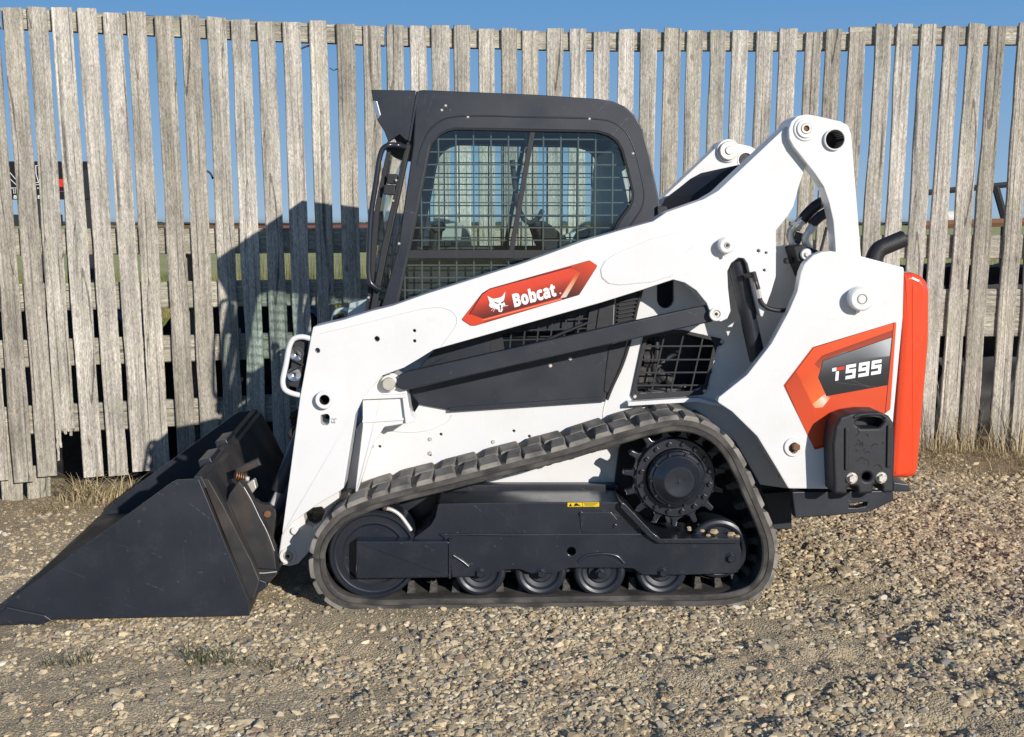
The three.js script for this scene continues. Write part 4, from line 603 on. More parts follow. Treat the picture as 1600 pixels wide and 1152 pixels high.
  for (let i = 0; i < nd; i++) { const s = i * len / nd, a = at(s, -0.047, 0), b = at(s, -0.12, 0), m = part(track, 'drive_lug', gl, M.belt); m.position.set(a[0], a[1], 0); m.rotation.z = Math.atan2(b[1] - a[1], b[0] - a[0]) - Math.PI / 2; }

  const und = grp('undercarriage');
  const frame = [[-0.241, 0.261], [-0.28, 0.291], [0.416, 0.285], [0.523, 0.285], [0.558, 0.262], [0.865, 0.259], [0.881, 0.211], [0.88, 0.146], [0.86, 0.126], [0.661, 0.12], [0.501, 0.122], [0.466, 0.147], [0.429, 0.15], [0.221, 0.152], [0.167, 0.132], [0.075, 0.131], [0.031, 0.149], [-0.035, 0.147], [-0.084, 0.125], [-0.228, 0.119]];
  part(und, 'frame_plate', plate(frame, -0.045, -0.075, { r: 0.006, holes: [circ(0.228, 0.217, 0.0165)] }), M.gloss);
  part(und, 'frame_box', plate([[-0.279, 0.405], [0.002, 0.408], [0.415, 0.405], [0.525, 0.287], [0.491, 0.252], [-0.387, 0.26], [-0.309, 0.319], [-0.289, 0.353]], -0.055, -0.26, { r: 0.012 }), M.gloss);
  part(und, 'frame_flange', plate([[0.415, 0.411], [0.427, 0.406], [0.531, 0.296], [0.563, 0.27], [0.868, 0.268], [0.868, 0.25], [0.559, 0.253], [0.519, 0.278], [0.41, 0.394]], -0.02, -0.27, { r: 0, bev: 0.002 }), M.gloss);
  part(und, 'frame_back', plate([[-0.392, 0.234], [0.881, 0.223], [0.884, 0.109], [-0.245, 0.12]], -0.11, -0.2, { r: 0 }), M.matte);
  part(und, 'tension_box', plate([[-0.587, 0.271], [-0.236, 0.268], [-0.237, 0.126], [-0.589, 0.125]], -0.02, -0.2, { r: 0.006, bev: 0.006 }), M.gloss);
  part(und, 'tension_box', plate([[-0.238, 0.275], [-0.229, 0.275], [-0.23, 0.124], [-0.239, 0.124]], -0.014, -0.1, { r: 0, bev: 0.001 }), M.gloss);
  part(und, 'weld', tube([...[[-0.222, 0.206], [-0.188, 0.183], [-0.164, 0.163]]].map(p => [p[0], p[1], -0.044]), 0.005, 12, 8), M.gloss);
  part(und, 'access_cover', plate([[0.257, 0.368], [0.379, 0.367], [0.403, 0.339], [0.416, 0.289], [0.265, 0.29]], -0.051, -0.06, { r: 0.01, bev: 0.002 }), M.gloss);
  for (const p of [[0.264, 0.363], [0.394, 0.314]]) part(und, 'bolt', bolt(p[0], p[1], 0.008, -0.044, -0.06), M.gloss);
  part(und, 'arch_rib', tube([...[[0.253, 0.177], [0.282, 0.199], [0.319, 0.206], [0.368, 0.206], [0.404, 0.196], [0.429, 0.17]]].map(p => [p[0], p[1], -0.046]), 0.007, 24, 8), M.gloss);
  const wheel = (name, q, r, za, w, bolted) => { const [[x, y]] = q; const z0 = za, z1 = za - w, g = grp(name, und); part(g, 'rim', lathe(x, y, [[0, z1], [r, z1], [r, z0 - 0.012], [r - 0.006, z0 - 0.004], [r - 0.016, z0], [r - 0.026, z0 - 0.004], [r - 0.034, z0 - 0.014], [r * 0.5, z0 - 0.018], [r * 0.42, z0 - 0.006], [0, z0 - 0.006]].map(p => [Math.max(0, p[0]), p[1]]), 44), M.black); };
  const rol = [[[-0.12, 0.135]], [[0.113, 0.132]], [[0.34, 0.128]], [[0.578, 0.131]]];
  rol.forEach(q => wheel('track_roller', q, 0.099, -0.07, 0.05));
  [...rol, [[0.838, 0.185]]].forEach(q => { const [[x, y]] = q; part(und, 'axle_bolt', [bolt(x, y + 0.002, 0.015, -0.028, -0.06), disc(x, y + 0.002, 0.021, -0.04, -0.06)], M.gloss); });
  wheel('rear_idler', [[0.802, 0.21]], 0.118, -0.085, 0.15);
  { const [[x, y]] = [[-0.525, 0.204]]; const g = grp('front_idler', und); part(g, 'rim', lathe(x, y, [[0, -0.25], [0.172, -0.25], [0.172, -0.075], [0.166, -0.067], [0.156, -0.067], [0.150, -0.077], [0.142, -0.08], [0.12, -0.078], [0.112, -0.084], [0, -0.084]], 64), M.gloss); }
  part(und, 'grease_line', tube([...[[-0.486, 0.384], [-0.461, 0.381], [-0.427, 0.361], [-0.399, 0.325], [-0.382, 0.298]]].map(p => [p[0], p[1], -0.07]), 0.008, 24, 10), M.steel);
  part(und, 'grease_fitting', [new THREE.SphereGeometry(0.012, 12, 8).translate(-0.481, 0.386, -0.07)], M.worn);
  // sprocket, bolt ring and final drive dome
  { const [[x, y]] = [[0.633, 0.486]], g = grp('drive_sprocket', und), T = 15, o = [];
    for (let i = 0; i < T; i++) { const a = i / T * 6.28319 + 0.12, d = 6.28319 / T; for (const [f, r] of [[-0.34, 0.160], [-0.18, 0.168], [-0.13, 0.195], [-0.08, 0.2], [0.08, 0.2], [0.13, 0.195], [0.18, 0.168], [0.34, 0.160]]) o.push([x + r * Math.cos(a + f * d), y + r * Math.sin(a + f * d)]); }
    part(g, 'toothed_ring', plate(o, -0.13, -0.165, { r: 0, bev: 0.005 }), M.gloss);
    part(g, 'bolt_flange', lathe(x, y, [[0.158, -0.17], [0.158, -0.125], [0.151, -0.112], [0.116, -0.112], [0.113, -0.125], [0.11, -0.16]], 48), M.gloss);
    part(g, 'dome', lathe(x, y, [[0.112, -0.2], [0.112, -0.085], [0.107, -0.075], [0.098, -0.070], [0.094, -0.062], [0.086, -0.058], [0.062, -0.034], [0.056, -0.030], [0.05, -0.030], [0.02, -0.033], [0.005, -0.032], [0.004, -0.028], [0, -0.028]], 48), M.gloss);
    for (let i = 0; i < 16; i++) { const a = i / 16 * 6.28319 + 0.2; part(g, 'bolt', bolt(x + 0.134 * Math.cos(a), y + 0.134 * Math.sin(a), 0.0095, -0.099, -0.115), M.gloss); }
    for (let i = 0; i < 10; i++) { const a = i / 10 * 6.28319; part(g, 'bolt', bolt(x + 0.101 * Math.cos(a), y + 0.101 * Math.sin(a), 0.007, -0.062, -0.08), M.gloss); }
  }
  part(und, 'mud', [...Array(14)].map(() => { const g = new THREE.IcosahedronGeometry(rnd(0.006, 0.016), 0); g.scale(1.3, 0.8, 1); const k = Math.floor(rnd(0, 3)), q = [[[0.707, 0.289]], [[0.775, 0.273]], [[0.839, 0.262]]][k][0]; g.translate(q[0] + rnd(-0.03, 0.03), q[1] + rnd(-0.003, 0.012), rnd(-0.12, -0.04)); return g; }), std({ color: C(0.42, 0.33, 0.2), roughness: 1, flatShading: true }));
  // the far side has the same track and running gear
  for (const o of [track, und]) { const c = o.clone(); c.position.z = -1.356; L.add(c); }
}

// ---- bucket and its coupler
{
  const B = grp('bucket'), z0 = 0.08, z1 = -1.53;
  const sideP = [[-1.915, -0.003], [-1.909, 0.021], [-1.855, 0.076], [-1.254, 0.509], [-1.231, 0.521], [-1.15, 0.524], [-0.98, 0.05], [-0.981, 0.001], [-1.698, 0.009], [-1.729, -0.005]];
  for (const [a, b] of [[z0, z0 - 0.016], [z1, z1 + 0.016]]) part(B, 'side_plate', plate(sideP, a, b, { r: 0.004, bev: 0.003 }), M.black);
  part(B, 'side_cutter', plate([[-1.915, -0.006], [-1.902, 0.021], [-1.851, 0.064], [-1.718, 0.029], [-1.693, 0.009], [-1.729, -0.008]], z0 + 0.012, z0 - 0.001, { r: 0.004, bev: 0.004 }), M.black);
  for (const p of [[-1.35, 0.417], [-1.37, 0.37], [-1.812, 0.097]]) part(B, 'hole', disc(p[0], p[1], 0.008, z0 + 0.001, z0 - 0.003, 12, 0.0003), M.holeShadeAndMark);  // near-black discs on the plate, painted as the shade in holes
  const prof = [[-1.914, -0.001], [-1.914, 0.009], [-1.811, 0.02], [-1.112, 0.022], [-1.06, 0.039], [-1.04, 0.075], [-1.049, 0.111], [-1.173, 0.518], [-1.152, 0.523], [-0.98, 0.05], [-0.981, 0.004]];
  part(B, 'shell', plate(prof, z0 - 0.0165, z1 + 0.0165, { r: 0.004, bev: 0.001 }), M.worn);
  part(B, 'cutting_edge', plate([[-1.933, -0.006], [-1.928, 0.007], [-1.741, 0.029], [-1.738, 0.009]], z0 + 0.002, z1 - 0.002, { r: 0.002, bev: 0.002 }), M.worn);
  part(B, 'top_lip', plate([[-1.175, 0.516], [-1.168, 0.532], [-1.145, 0.532], [-1.125, 0.489], [-1.14, 0.48], [-1.157, 0.509]], z0 - 0.017, z1 + 0.0165, { r: 0.003, bev: 0.003 }), M.worn);
  // two grip steps on the top edge
  for (const [za, zb] of [[-0.20, -0.42], [-0.60, -0.80]]) { const g = plate([[-1.202, 0.537], [-1.156, 0.547], [-1.147, 0.528], [-1.158, 0.494], [-1.176, 0.49], [-1.194, 0.504]], za, zb, { r: 0.003, bev: 0.003 }); part(B, 'step', g, M.black); }
  part(B, 'back_brace', plate([[-1.145, 0.52], [-1.12, 0.515], [-1.068, 0.413], [-0.971, 0.2], [-0.945, 0.127], [-0.968, 0.055], [-0.984, 0.06]], z0 - 0.03, z1 + 0.03, { r: 0.004, bev: 0.004 }), M.worn);
  part(B, 'heel', plate([[-1.026, 0.135], [-0.955, 0.117], [-0.927, 0.105], [-0.923, 0.087], [-0.952, 0.065], [-1.01, 0.048]], 0.0, -1.45, { r: 0.006, bev: 0.004 }), M.black);
  for (const [x, y] of [[38, 942], [93, 920], [122, 908]]) {}
  B.position.set(-1.2, 0.004, 0.022); B.rotation.y = 0.052; { const c = grp('turned', B); B.children.slice().forEach(m => { if (m !== c) m.geometry.translate(1.2, 0, -0.05); }); B.remove(c); }   // the bucket hangs slightly askew on its coupler
  const cp = grp('coupler');
  both((z) => {
    const f = z;
    part(cp, 'coupler_plate', plate([[-1.076, 0.41], [-1.061, 0.449], [-1.026, 0.498], [-1.007, 0.473], [-0.985, 0.429], [-0.926, 0.3], [-0.901, 0.226], [-0.891, 0.141], [-0.973, 0.142]], f(-0.06), f(-0.13), { r: 0.006, bev: 0.005 }), M.worn);
    part(cp, 'coupler_rib', plate([[-1.081, 0.413], [-1.067, 0.422], [-0.964, 0.16], [-0.889, 0.154], [-0.887, 0.139], [-0.972, 0.135]], f(-0.045), f(-0.12), { r: 0.002, bev: 0.0008 }), M.worn);
    part(cp, 'worn_edge', tube([...[[-1.076, 0.417], [-1.029, 0.304], [-0.969, 0.155], [-0.955, 0.145], [-0.889, 0.149]]].map(p => [p[0], p[1], f(-0.043)]), 0.0022, 24, 6), M.steel);
    part(cp, 'worn_edge', tube([...[[-1.007, 0.473], [-0.982, 0.427], [-0.953, 0.36], [-0.924, 0.298], [-0.899, 0.226]]].map(p => [p[0], p[1], f(-0.058)]), 0.0016, 24, 6), M.steel);
    part(cp, 'coupler_foot', plate([[-0.976, 0.137], [-0.885, 0.141], [-0.919, 0.104], [-0.987, 0.1], [-1.006, 0.12]], f(-0.05), f(-0.2), { r: 0.004, bev: 0.004 }), M.worn);
    part(cp, 'pivot_tab', plate([[-0.999, 0.394], [-0.975, 0.373], [-0.94, 0.37], [-0.916, 0.35], [-0.912, 0.311], [-0.934, 0.214], [-0.956, 0.24]], f(-0.2), f(-0.24), { r: 0.01, bev: 0.003 }), M.worn);
    const [[x, y]] = [[-0.946, 0.335]]; part(cp, 'pivot_pin', [disc(x, y, 0.014, f(-0.185), f(-0.26), 16)], M.rust);
    const lv = grp('latch_lever', cp);
    part(lv, 'handle', bar([[-1.05, 0.511]][0], [[-0.964, 0.55]][0], 0.03, f(-0.15), f(-0.175), 0.006), M.worn);
    part(lv, 'latch_body', plate([[-1.017, 0.463], [-0.987, 0.481], [-0.979, 0.445], [-0.999, 0.421], [-1.018, 0.426]], f(-0.16), f(-0.2), { r: 0.006 }), M.zinc);
    for (let i = 0; i < 5; i++) part(lv, 'spring_coil', rod([...sp(i), f(-0.14)], [...sp(i + 0.5), f(-0.142)], 0.017, 14), M.copper);
    part(lv, 'spring_bolt', rod([...sp(5), f(-0.14)], [...sp(6.4), f(-0.14)], 0.010, 8), M.steel);
    const tc = grp('tilt_cylinder', cp);
    part(tc, 'rod', rod([-0.938, 0.35, f(-0.24)], [-0.903, 0.43, f(-0.24)], 0.012, 12), M.steel);
    part(tc, 'barrel', rod([-0.914, 0.414, f(-0.25)], [-0.8, 0.688, f(-0.26)], 0.026, 16), M.black);
    function sp(i) { const [[ax, ay]] = [[-1.055, 0.501]], [[bx2, by2]] = [[-1.014, 0.488]]; return [ax + (bx2 - ax) * i / 5, ay + (by2 - ay) * i / 5]; }
  });
  part(cp, 'coupler_tube', rod([-0.993, 0.241, -0.36], [-0.993, 0.241, far(-0.36)], 0.05, 18), M.black);
}

// ---- print on the machine: badge panels and the small warning label
function canvasTex(w, h, draw) { const c = document.createElement('canvas'); c.width = w; c.height = h; draw(c.getContext('2d')); const t = new THREE.CanvasTexture(c); t.colorSpace = THREE.SRGBColorSpace; t.needsUpdate = true; return t; }
function decal(name, pts, z, map, parent = L) { // flat print: outline of side-plane points, picture fitted to its bounds
  const g = new THREE.ShapeGeometry(shape(roundPoly(pts, 0.006))), p = g.attributes.position, uv = g.attributes.uv; const xs = pts.map(a => a[0]), ys = pts.map(a => a[1]), x0 = Math.min(...xs), x1 = Math.max(...xs), y0 = Math.min(...ys), y1 = Math.max(...ys);
  for (let i = 0; i < p.count; i++) uv.setXY(i, (p.getX(i) - x0) / (x1 - x0), (p.getY(i) - y0) / (y1 - y0));
  g.translate(0, 0, z); const m = part(parent, name, g, phy({ map, roughness: 0.35, clearcoat: 0.3, clearcoatRoughness: 0.2 })); return m;
}
const path = (c, pts) => { c.beginPath(); pts.forEach((p, i) => i ? c.lineTo(p[0], p[1]) : c.moveTo(p[0], p[1])); c.closePath(); };
const grad = (c, x0, y0, x1, y1, st) => { const g = c.createLinearGradient(x0, y0, x1, y1); st.forEach(([o, k]) => g.addColorStop(o, k)); return g; };
{ // orange badge on the arm: animal head, wordmark
  const S = 1, W = 1312, H = 632;           // 1 unit: one sixth of a photograph pixel
  const map = canvasTex(W, H, c => {
    c.translate(-128, -164);
    c.fillStyle = '#d8431f'; c.fillRect(0, 0, 2000, 1200);
    c.fillStyle = grad(c, 1380, 180, 1200, 520, [[0, '#d9441f'], [0.45, '#a8391f'], [1, '#4b1c14']]); path(c, [[1170, 235], [1360, 160], [1450, 215], [1270, 505], [1100, 560], [1100, 520], [1275, 285]]); c.fill();
    c.fillStyle = grad(c, 700, 330, 790, 660, [[0, '#e2492a'], [0.35, '#d2432a'], [0.7, '#7c2a20'], [1, '#2c1a1a']]); path(c, [[205, 680], [345, 480], [420, 438], [1150, 245], [1215, 300], [1080, 525], [340, 728]]); c.fill();
    c.strokeStyle = '#5d1d12'; c.lineWidth = 12; c.beginPath(); c.moveTo(205, 685); c.lineTo(325, 492); c.lineTo(400, 438); c.lineTo(1190, 228); c.stroke();
    c.fillStyle = grad(c, 1240, 300, 1100, 520, [[0, '#c8552c'], [0.4, '#dc9a72'], [1, '#d7d0c8']]); path(c, [[1235, 290], [1275, 285], [1140, 520], [1085, 528]]); c.fill();
    c.strokeStyle = '#e58a68'; c.lineWidth = 9; c.beginPath(); c.moveTo(330, 742); c.lineTo(1090, 540); c.stroke();
    c.strokeStyle = '#8a3420'; c.lineWidth = 10; c.beginPath(); c.moveTo(340, 762); c.lineTo(1230, 520); c.stroke();
    // animal head
    c.fillStyle = '#f4f2ee'; path(c, [[380, 505], [395, 515], [432, 535], [470, 530], [500, 522], [520, 512], [552, 465], [545, 520], [535, 560], [552, 590], [560, 610], [535, 612], [522, 620], [528, 640], [515, 664], [486, 660], [482, 638], [450, 632], [410, 620], [395, 600], [402, 570], [392, 545]]); c.fill();
    c.fillStyle = '#3a1a16'; path(c, [[442, 560], [470, 572], [492, 574], [480, 584], [455, 578]]); c.fill(); path(c, [[508, 572], [540, 552], [532, 574], [515, 582]]); c.fill(); path(c, [[490, 600], [512, 596], [508, 612], [516, 634], [498, 632], [500, 614]]); c.fill(); path(c, [[496, 640], [512, 638], [508, 650], [500, 650]]); c.fill();
    c.strokeStyle = '#3a1a16'; c.lineWidth = 4; for (const [a, b, d, e] of [[405, 640, 440, 612], [425, 655, 448, 618], [445, 658, 460, 624], [530, 600, 560, 592], [530, 612, 572, 606]]) { c.beginPath(); c.moveTo(a, b); c.lineTo(d, e); c.stroke(); }
    c.strokeStyle = '#f4f2ee'; c.lineWidth = 4; for (const [a, b, d, e] of [[415, 650, 445, 622], [434, 660, 456, 628], [540, 606, 580, 600]]) { c.beginPath(); c.moveTo(a, b); c.lineTo(d, e); c.stroke(); }
    // wordmark, drawn along its slope
    c.save(); c.translate(632, 616); c.rotate(-0.268); c.transform(1, 0, -0.06, 1, 0, 0); c.fillStyle = '#f7f6f2'; c.strokeStyle = '#f7f6f2'; c.lineWidth = 9; c.lineJoin = 'round'; c.font = 'bold 158px sans-serif'; const w = c.measureText('Bobcat').width; c.scale(430 / w, 1.06); c.fillText('Bobcat', 0, 0); c.strokeText('Bobcat', 0, 0); c.restore();
    c.fillStyle = '#e9b59a'; c.beginPath(); c.arc(1082, 482, 9, 0, 7); c.fill();
    c.strokeStyle = '#40160e'; c.lineWidth = 6; path(c, [[130, 735], [330, 480], [400, 435], [1360, 165], [1440, 215], [1260, 500], [265, 795], [215, 795]]); c.stroke();
  });
  decal('badge_panel', [[-0.187, 1.098], [-0.108, 1.198], [-0.081, 1.215], [0.294, 1.32], [0.325, 1.3], [0.256, 1.19], [-0.134, 1.075], [-0.153, 1.075]], AR + 0.0016, map);
}
{ // orange and black panel with the model number on the rear body
  const W = 1100, H = 1220;            // 6 units per photograph pixel, from (1222, 502)
  const map = canvasTex(W, H, c => {
    c.scale(6, 6); c.translate(-1222, -502);
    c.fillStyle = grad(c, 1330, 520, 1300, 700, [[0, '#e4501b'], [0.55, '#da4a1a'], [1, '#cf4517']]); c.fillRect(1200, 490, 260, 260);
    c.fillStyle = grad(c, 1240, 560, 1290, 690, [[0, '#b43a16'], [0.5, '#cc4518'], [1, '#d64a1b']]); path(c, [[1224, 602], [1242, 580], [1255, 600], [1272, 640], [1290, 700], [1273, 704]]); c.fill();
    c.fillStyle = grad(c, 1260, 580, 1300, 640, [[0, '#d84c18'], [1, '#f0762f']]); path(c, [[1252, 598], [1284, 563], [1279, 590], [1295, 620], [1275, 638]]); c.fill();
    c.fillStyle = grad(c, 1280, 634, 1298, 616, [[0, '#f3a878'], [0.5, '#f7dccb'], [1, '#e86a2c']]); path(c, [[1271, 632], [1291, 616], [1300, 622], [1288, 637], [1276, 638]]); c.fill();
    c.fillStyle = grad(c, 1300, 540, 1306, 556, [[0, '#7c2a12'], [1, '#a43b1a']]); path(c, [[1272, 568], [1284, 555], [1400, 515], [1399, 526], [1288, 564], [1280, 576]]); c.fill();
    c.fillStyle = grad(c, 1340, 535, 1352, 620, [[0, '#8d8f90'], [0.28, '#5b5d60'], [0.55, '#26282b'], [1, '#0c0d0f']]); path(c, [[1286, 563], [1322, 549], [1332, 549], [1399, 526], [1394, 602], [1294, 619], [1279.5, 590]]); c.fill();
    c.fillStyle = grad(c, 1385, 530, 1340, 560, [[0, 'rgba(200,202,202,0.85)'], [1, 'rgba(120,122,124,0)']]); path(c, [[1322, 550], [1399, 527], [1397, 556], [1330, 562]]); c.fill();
    c.strokeStyle = 'rgba(150,140,135,0.5)'; c.lineWidth = 0.5; for (const [a, b, d, e] of [[1310, 598, 1388, 606], [1330, 592, 1366, 606]]) { c.beginPath(); c.moveTo(a, b); c.lineTo(d, e); c.stroke(); }
    c.strokeStyle = '#141416'; c.lineWidth = 1; path(c, [[1286, 563], [1332, 548], [1399, 526], [1394, 602], [1294, 619], [1279.5, 590]]); c.stroke();
    // model number: heavy slanted block figures
    c.save(); c.translate(1302, 596); c.rotate(-0.155); c.transform(1.07, 0, -0.23, 1.1, 0, 0);
    const seg = (pts, col) => { c.strokeStyle = '#0b0b0c'; c.lineWidth = 6.8; c.lineJoin = 'miter'; c.beginPath(); pts.forEach((p, i) => i ? c.lineTo(p[0], p[1]) : c.moveTo(p[0], p[1])); c.stroke(); c.strokeStyle = col; c.lineWidth = 5; c.beginPath(); pts.forEach((p, i) => i ? c.lineTo(p[0], p[1]) : c.moveTo(p[0], p[1])); c.stroke(); };
    seg([[7.5, -14], [7.5, 0]], '#f5f5f2'); seg([[-1, -16.5], [5.5, -16.5]], '#f5f5f2'); seg([[6, -16.5], [18, -16.5]], '#d23a22');
    const five = x => seg([[x + 15, -17.5], [x + 2, -17.5], [x + 2, -10.5], [x + 13, -10.5], [x + 13, -2], [x, -2]], '#f5f5f2');
    const nine = x => { seg([[x + 14, -10], [x + 2, -10], [x + 2, -17.5], [x + 14, -17.5], [x + 14, -2], [x, -2]], '#f5f5f2'); };
    five(21); nine(41); five(61); c.restore();
    c.strokeStyle = '#3a140a'; c.lineWidth = 1.2; path(c, [[1401, 503], [1270, 542], [1224, 602], [1273, 703], [1392, 672], [1393, 640]]); c.stroke();
  });
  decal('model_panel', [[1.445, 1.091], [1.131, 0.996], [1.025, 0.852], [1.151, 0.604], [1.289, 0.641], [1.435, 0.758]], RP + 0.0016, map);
}
{ const map = canvasTex(400, 70, c => { c.fillStyle = '#e3bf1c'; c.fillRect(0, 0, 400, 70); c.strokeStyle = '#2a2412'; c.lineWidth = 5; c.strokeRect(3, 3, 394, 64); c.beginPath(); c.moveTo(190, 0); c.lineTo(190, 70); c.stroke(); c.fillStyle = '#2a2412'; path(c, [[20, 58], [62, 58], [41, 14]]); c.fill(); path(c, [[80, 58], [95, 20], [120, 14], [150, 40], [172, 58], [130, 50]]); c.fill(); for (let i = 0; i < 3; i++) c.fillRect(205 + i * 6, 16 + i * 16, 170 - i * 30, 6); });
  decal('warning_label', [[0.211, 0.407], [0.335, 0.407], [0.335, 0.387], [0.211, 0.388]], -0.0535, map); }

// ================================================================ beyond the fence
{ // tall black sign board on two posts
  const s = thing('sign_board', 'black sign board with white letters and red block behind the left fence slats', 'sign');
  const map = canvasTex(1024, 540, c => {
    c.fillStyle = '#0d0c10'; c.fillRect(0, 0, 1024, 540); c.strokeStyle = '#eceae6'; c.lineWidth = 8; c.lineJoin = 'miter';
    path(c, [[120, 60], [190, 60], [330, 310], [330, 60], [360, 60], [360, 330], [300, 330], [150, 110], [150, 330], [120, 330]]); c.stroke();
    path(c, [[500, 60], [560, 60], [560, 330], [480, 330], [480, 300], [520, 300], [500, 180]]); c.stroke();
    c.font = 'bold 110px sans-serif'; c.fillStyle = '#eceae6'; c.lineWidth = 5; c.strokeText('T', 250, 450); c.strokeText('T', 505, 450); c.font = 'bold 70px sans-serif'; c.fillText('8', 265, 530); c.fillText('8', 500, 530);
    c.fillStyle = '#d8341f'; c.fillRect(700, 250, 130, 110); c.fillStyle = '#a02c6c'; c.fillRect(690, 420, 160, 10); c.fillStyle = '#e4e2dd'; c.fillRect(905, 250, 14, 70); c.fillStyle = '#23262a'; c.fillRect(925, 120, 80, 400);
  });
  const P = [[-4.545, 1.996], [-3.64, 1.92], [-3.652, 1.647], [-4.562, 1.691]];
  const w = P[1][0] - P[0][0], h = P[0][1] - P[3][1] + 0.02, cx = (P[1][0] + P[0][0]) / 2, cy = (P[0][1] + P[2][1]) / 2;
  part(s, 'panel', bx(cx - w / 2, cx + w / 2, cy - h / 2, cy + h / 2, -6.06, -6.0), M.matte);
  const face = new THREE.PlaneGeometry(w, h); face.translate(cx, cy, -5.996); part(s, 'face', face, std({ map, roughness: 0.6 }));
  part(s, 'leg', bx(cx - w * 0.12, cx + w * 0.12, -0.1, cy - h / 2, -6.055, -6.005), M.matte);
  part(s, 'leg', bx(cx + w * 0.24, cx + w * 0.49, -0.1, cy - h / 2, -6.055, -6.005), M.matte);
  part(s, 'brace', bx(cx - w / 2, cx + w * 0.2, 1.43, 1.53, -6.05, -6.01), M.matte);
}

{ const r = thing('pipe_rail', 'rusty red horizontal pipe rail in the field behind the left half of the fence', 'rail');
  part(r, 'pipe', rod([-6.987, 1.346, -16], [-1.746, 1.395, -16], 0.045, 10), std({ color: C(0.17, 0.06, 0.045), roughness: 0.8 }));
  part(r, 'lower_pipe', rod([-6.99, 1.287, -16], [-1.747, 1.33, -16], 0.025, 8), M.steel);
  for (const x of [-8.2, -5.6, -3.1]) part(r, 'upright', rod([x, -0.06, -16], [x, 1.38, -16], 0.035, 8), M.rust); }
{ // heaps wrapped in black plastic, right behind the slats
  const lump = (w, h, d, seed) => { const g = new THREE.BoxGeometry(w, h, d, 40, 30, 16), p = g.attributes.position; for (let i = 0; i < p.count; i++) { let x = p.getX(i), y = p.getY(i), z = p.getZ(i); const k = 0.06 * (fbm(x * 6 + seed, y * 9 + z * 5, seed, 3) - 0.5) + 0.03 * (fbm(x * 22 + y * 9, y * 14 + z * 12, seed + 5, 2) - 0.5), e = 1 - 0.22 * Math.pow(Math.abs(2 * x / w), 4) * Math.max(0, y / h + 0.4); p.setXYZ(i, x * (1 + k), (y + h / 2) * e * (1 + k) - h / 2, z * (1 + k) + k * 1.2); } g.computeVertexNormals(); return g; };
  const pm = std({ color: C(0.010, 0.0095, 0.011), roughness: 0.62 });
  const say = ['crumpled black plastic bundle behind the leftmost fence slats, below the sign board', 'crumpled black plastic bundle behind the fence, between the sign board and the cab shadow', 'crumpled black plastic bundle behind the fence, in the cab shadow beside the bucket', 'crumpled black plastic bundle behind the fence slats right of the orange tailgate'];
  [[-2.72, 1.15, 1.1, 0.5, -2.62], [-1.6, 1.05, 1.06, 0.5, -2.95], [-0.5, 1.0, 0.98, 0.5, -3.25], [2.9, 2.3, 1.24, 0.5, -3.3]].forEach(([x, w, h, d, z], i) => { const o = thing('plastic_bundle', say[i], 'bundle', 'black bundles behind the fence'); o.position.set(x, 0, z); const m = part(o, 'wrap', lump(w, h, d, 11 + i * 7), pm); m.position.y = h / 2 - 0.06; part(o, 'strap', bx(-0.03, 0.03, 0, h * 0.98, d / 2 + 0.01, d / 2 + 0.05), M.hose); });
}
{ const t = thing('equipment_frame', 'dark steel equipment frame standing in the field behind the right end of the fence', 'frame');
  const b = (a, c, r = 0.032) => rod([...a, -7], [...c, -7], r, 6), K = [[3.88, 1.737], [4.966, 1.845], [4.581, 1.797], [4.696, 1.448], [3.893, 1.436], [4.986, 1.472], [4.158, 1.508], [4.062, 1.749]];
  part(t, 'top_beam', b(K[0], K[1]), M.matte); part(t, 'brace', b(K[2], K[3], 0.035), M.matte); part(t, 'lower_beam', b(K[4], K[5], 0.045), M.rust); part(t, 'tank', rod([...K[6], -7.1], [K[6][0] + 0.09, K[6][1], -7.1], 0.07, 12), std({ color: C(0.7, 0.68, 0.62), roughness: 0.6 }));
  for (const k of [K[0], K[1], K[3]]) part(t, 'leg', rod([k[0], -0.06, -7], [k[0], k[1], -7], 0.045, 6), M.matte); }
{ // line of far trees on the horizon
  const q = rng(77), gs = []; for (let i = 0; i < 900; i++) { const g = new THREE.IcosahedronGeometry(1, 0), x = (q() - 0.5) * 900, gap = fbm(x * 0.02, 1, 9, 3); g.scale(4 + 5 * q(), 0.7 + 1.3 * q() * gap, 4); g.rotateY(q() * 6); g.translate(x, 0.4 + 1 * q() * gap, -640 - 40 * q()); gs.push(g); }
  const m = part(scene, 'far_treeline', gs, std({ color: C(0.05, 0.065, 0.04), roughness: 1, flatShading: true })); m.userData = { label: 'thin dark treeline along the far horizon beyond the field', category: 'treeline', kind: 'stuff' }; }

// ---- grass: blades are bent tapered strips gathered in tufts
function tuftGeo(seed, n, h, spread, lie) {
  const q = rng(seed), pos = [], idx = []; 
  for (let b = 0; b < n; b++) { const a = q() * 6.283, r = Math.sqrt(q()) * spread, x = r * Math.cos(a), z = r * Math.sin(a), d = q() * 6.283, l = h * (0.4 + 0.8 * q()), k = lie * (0.3 + q()), w = 0.0015 + 0.0015 * q(), o = pos.length / 3;
    for (let i = 0; i <= 4; i++) { const t = i / 4, y = l * t * (1 - 0.45 * k * t), f = l * k * t * t * 0.9, ww = w * (1 - 0.85 * t); pos.push(x + f * Math.cos(d) - ww * Math.sin(d), y, z + f * Math.sin(d) + ww * Math.cos(d), x + f * Math.cos(d) + ww * Math.sin(d), y, z + f * Math.sin(d) - ww * Math.cos(d)); }
    for (let i = 0; i < 4; i++) { const c = o + i * 2; idx.push(c, c + 1, c + 2, c + 1, c + 3, c + 2); } }
  const g = new THREE.BufferGeometry(); g.setAttribute('position', new THREE.Float32BufferAttribute(pos, 3)); g.setIndex(idx); g.computeVertexNormals(); return g;
}
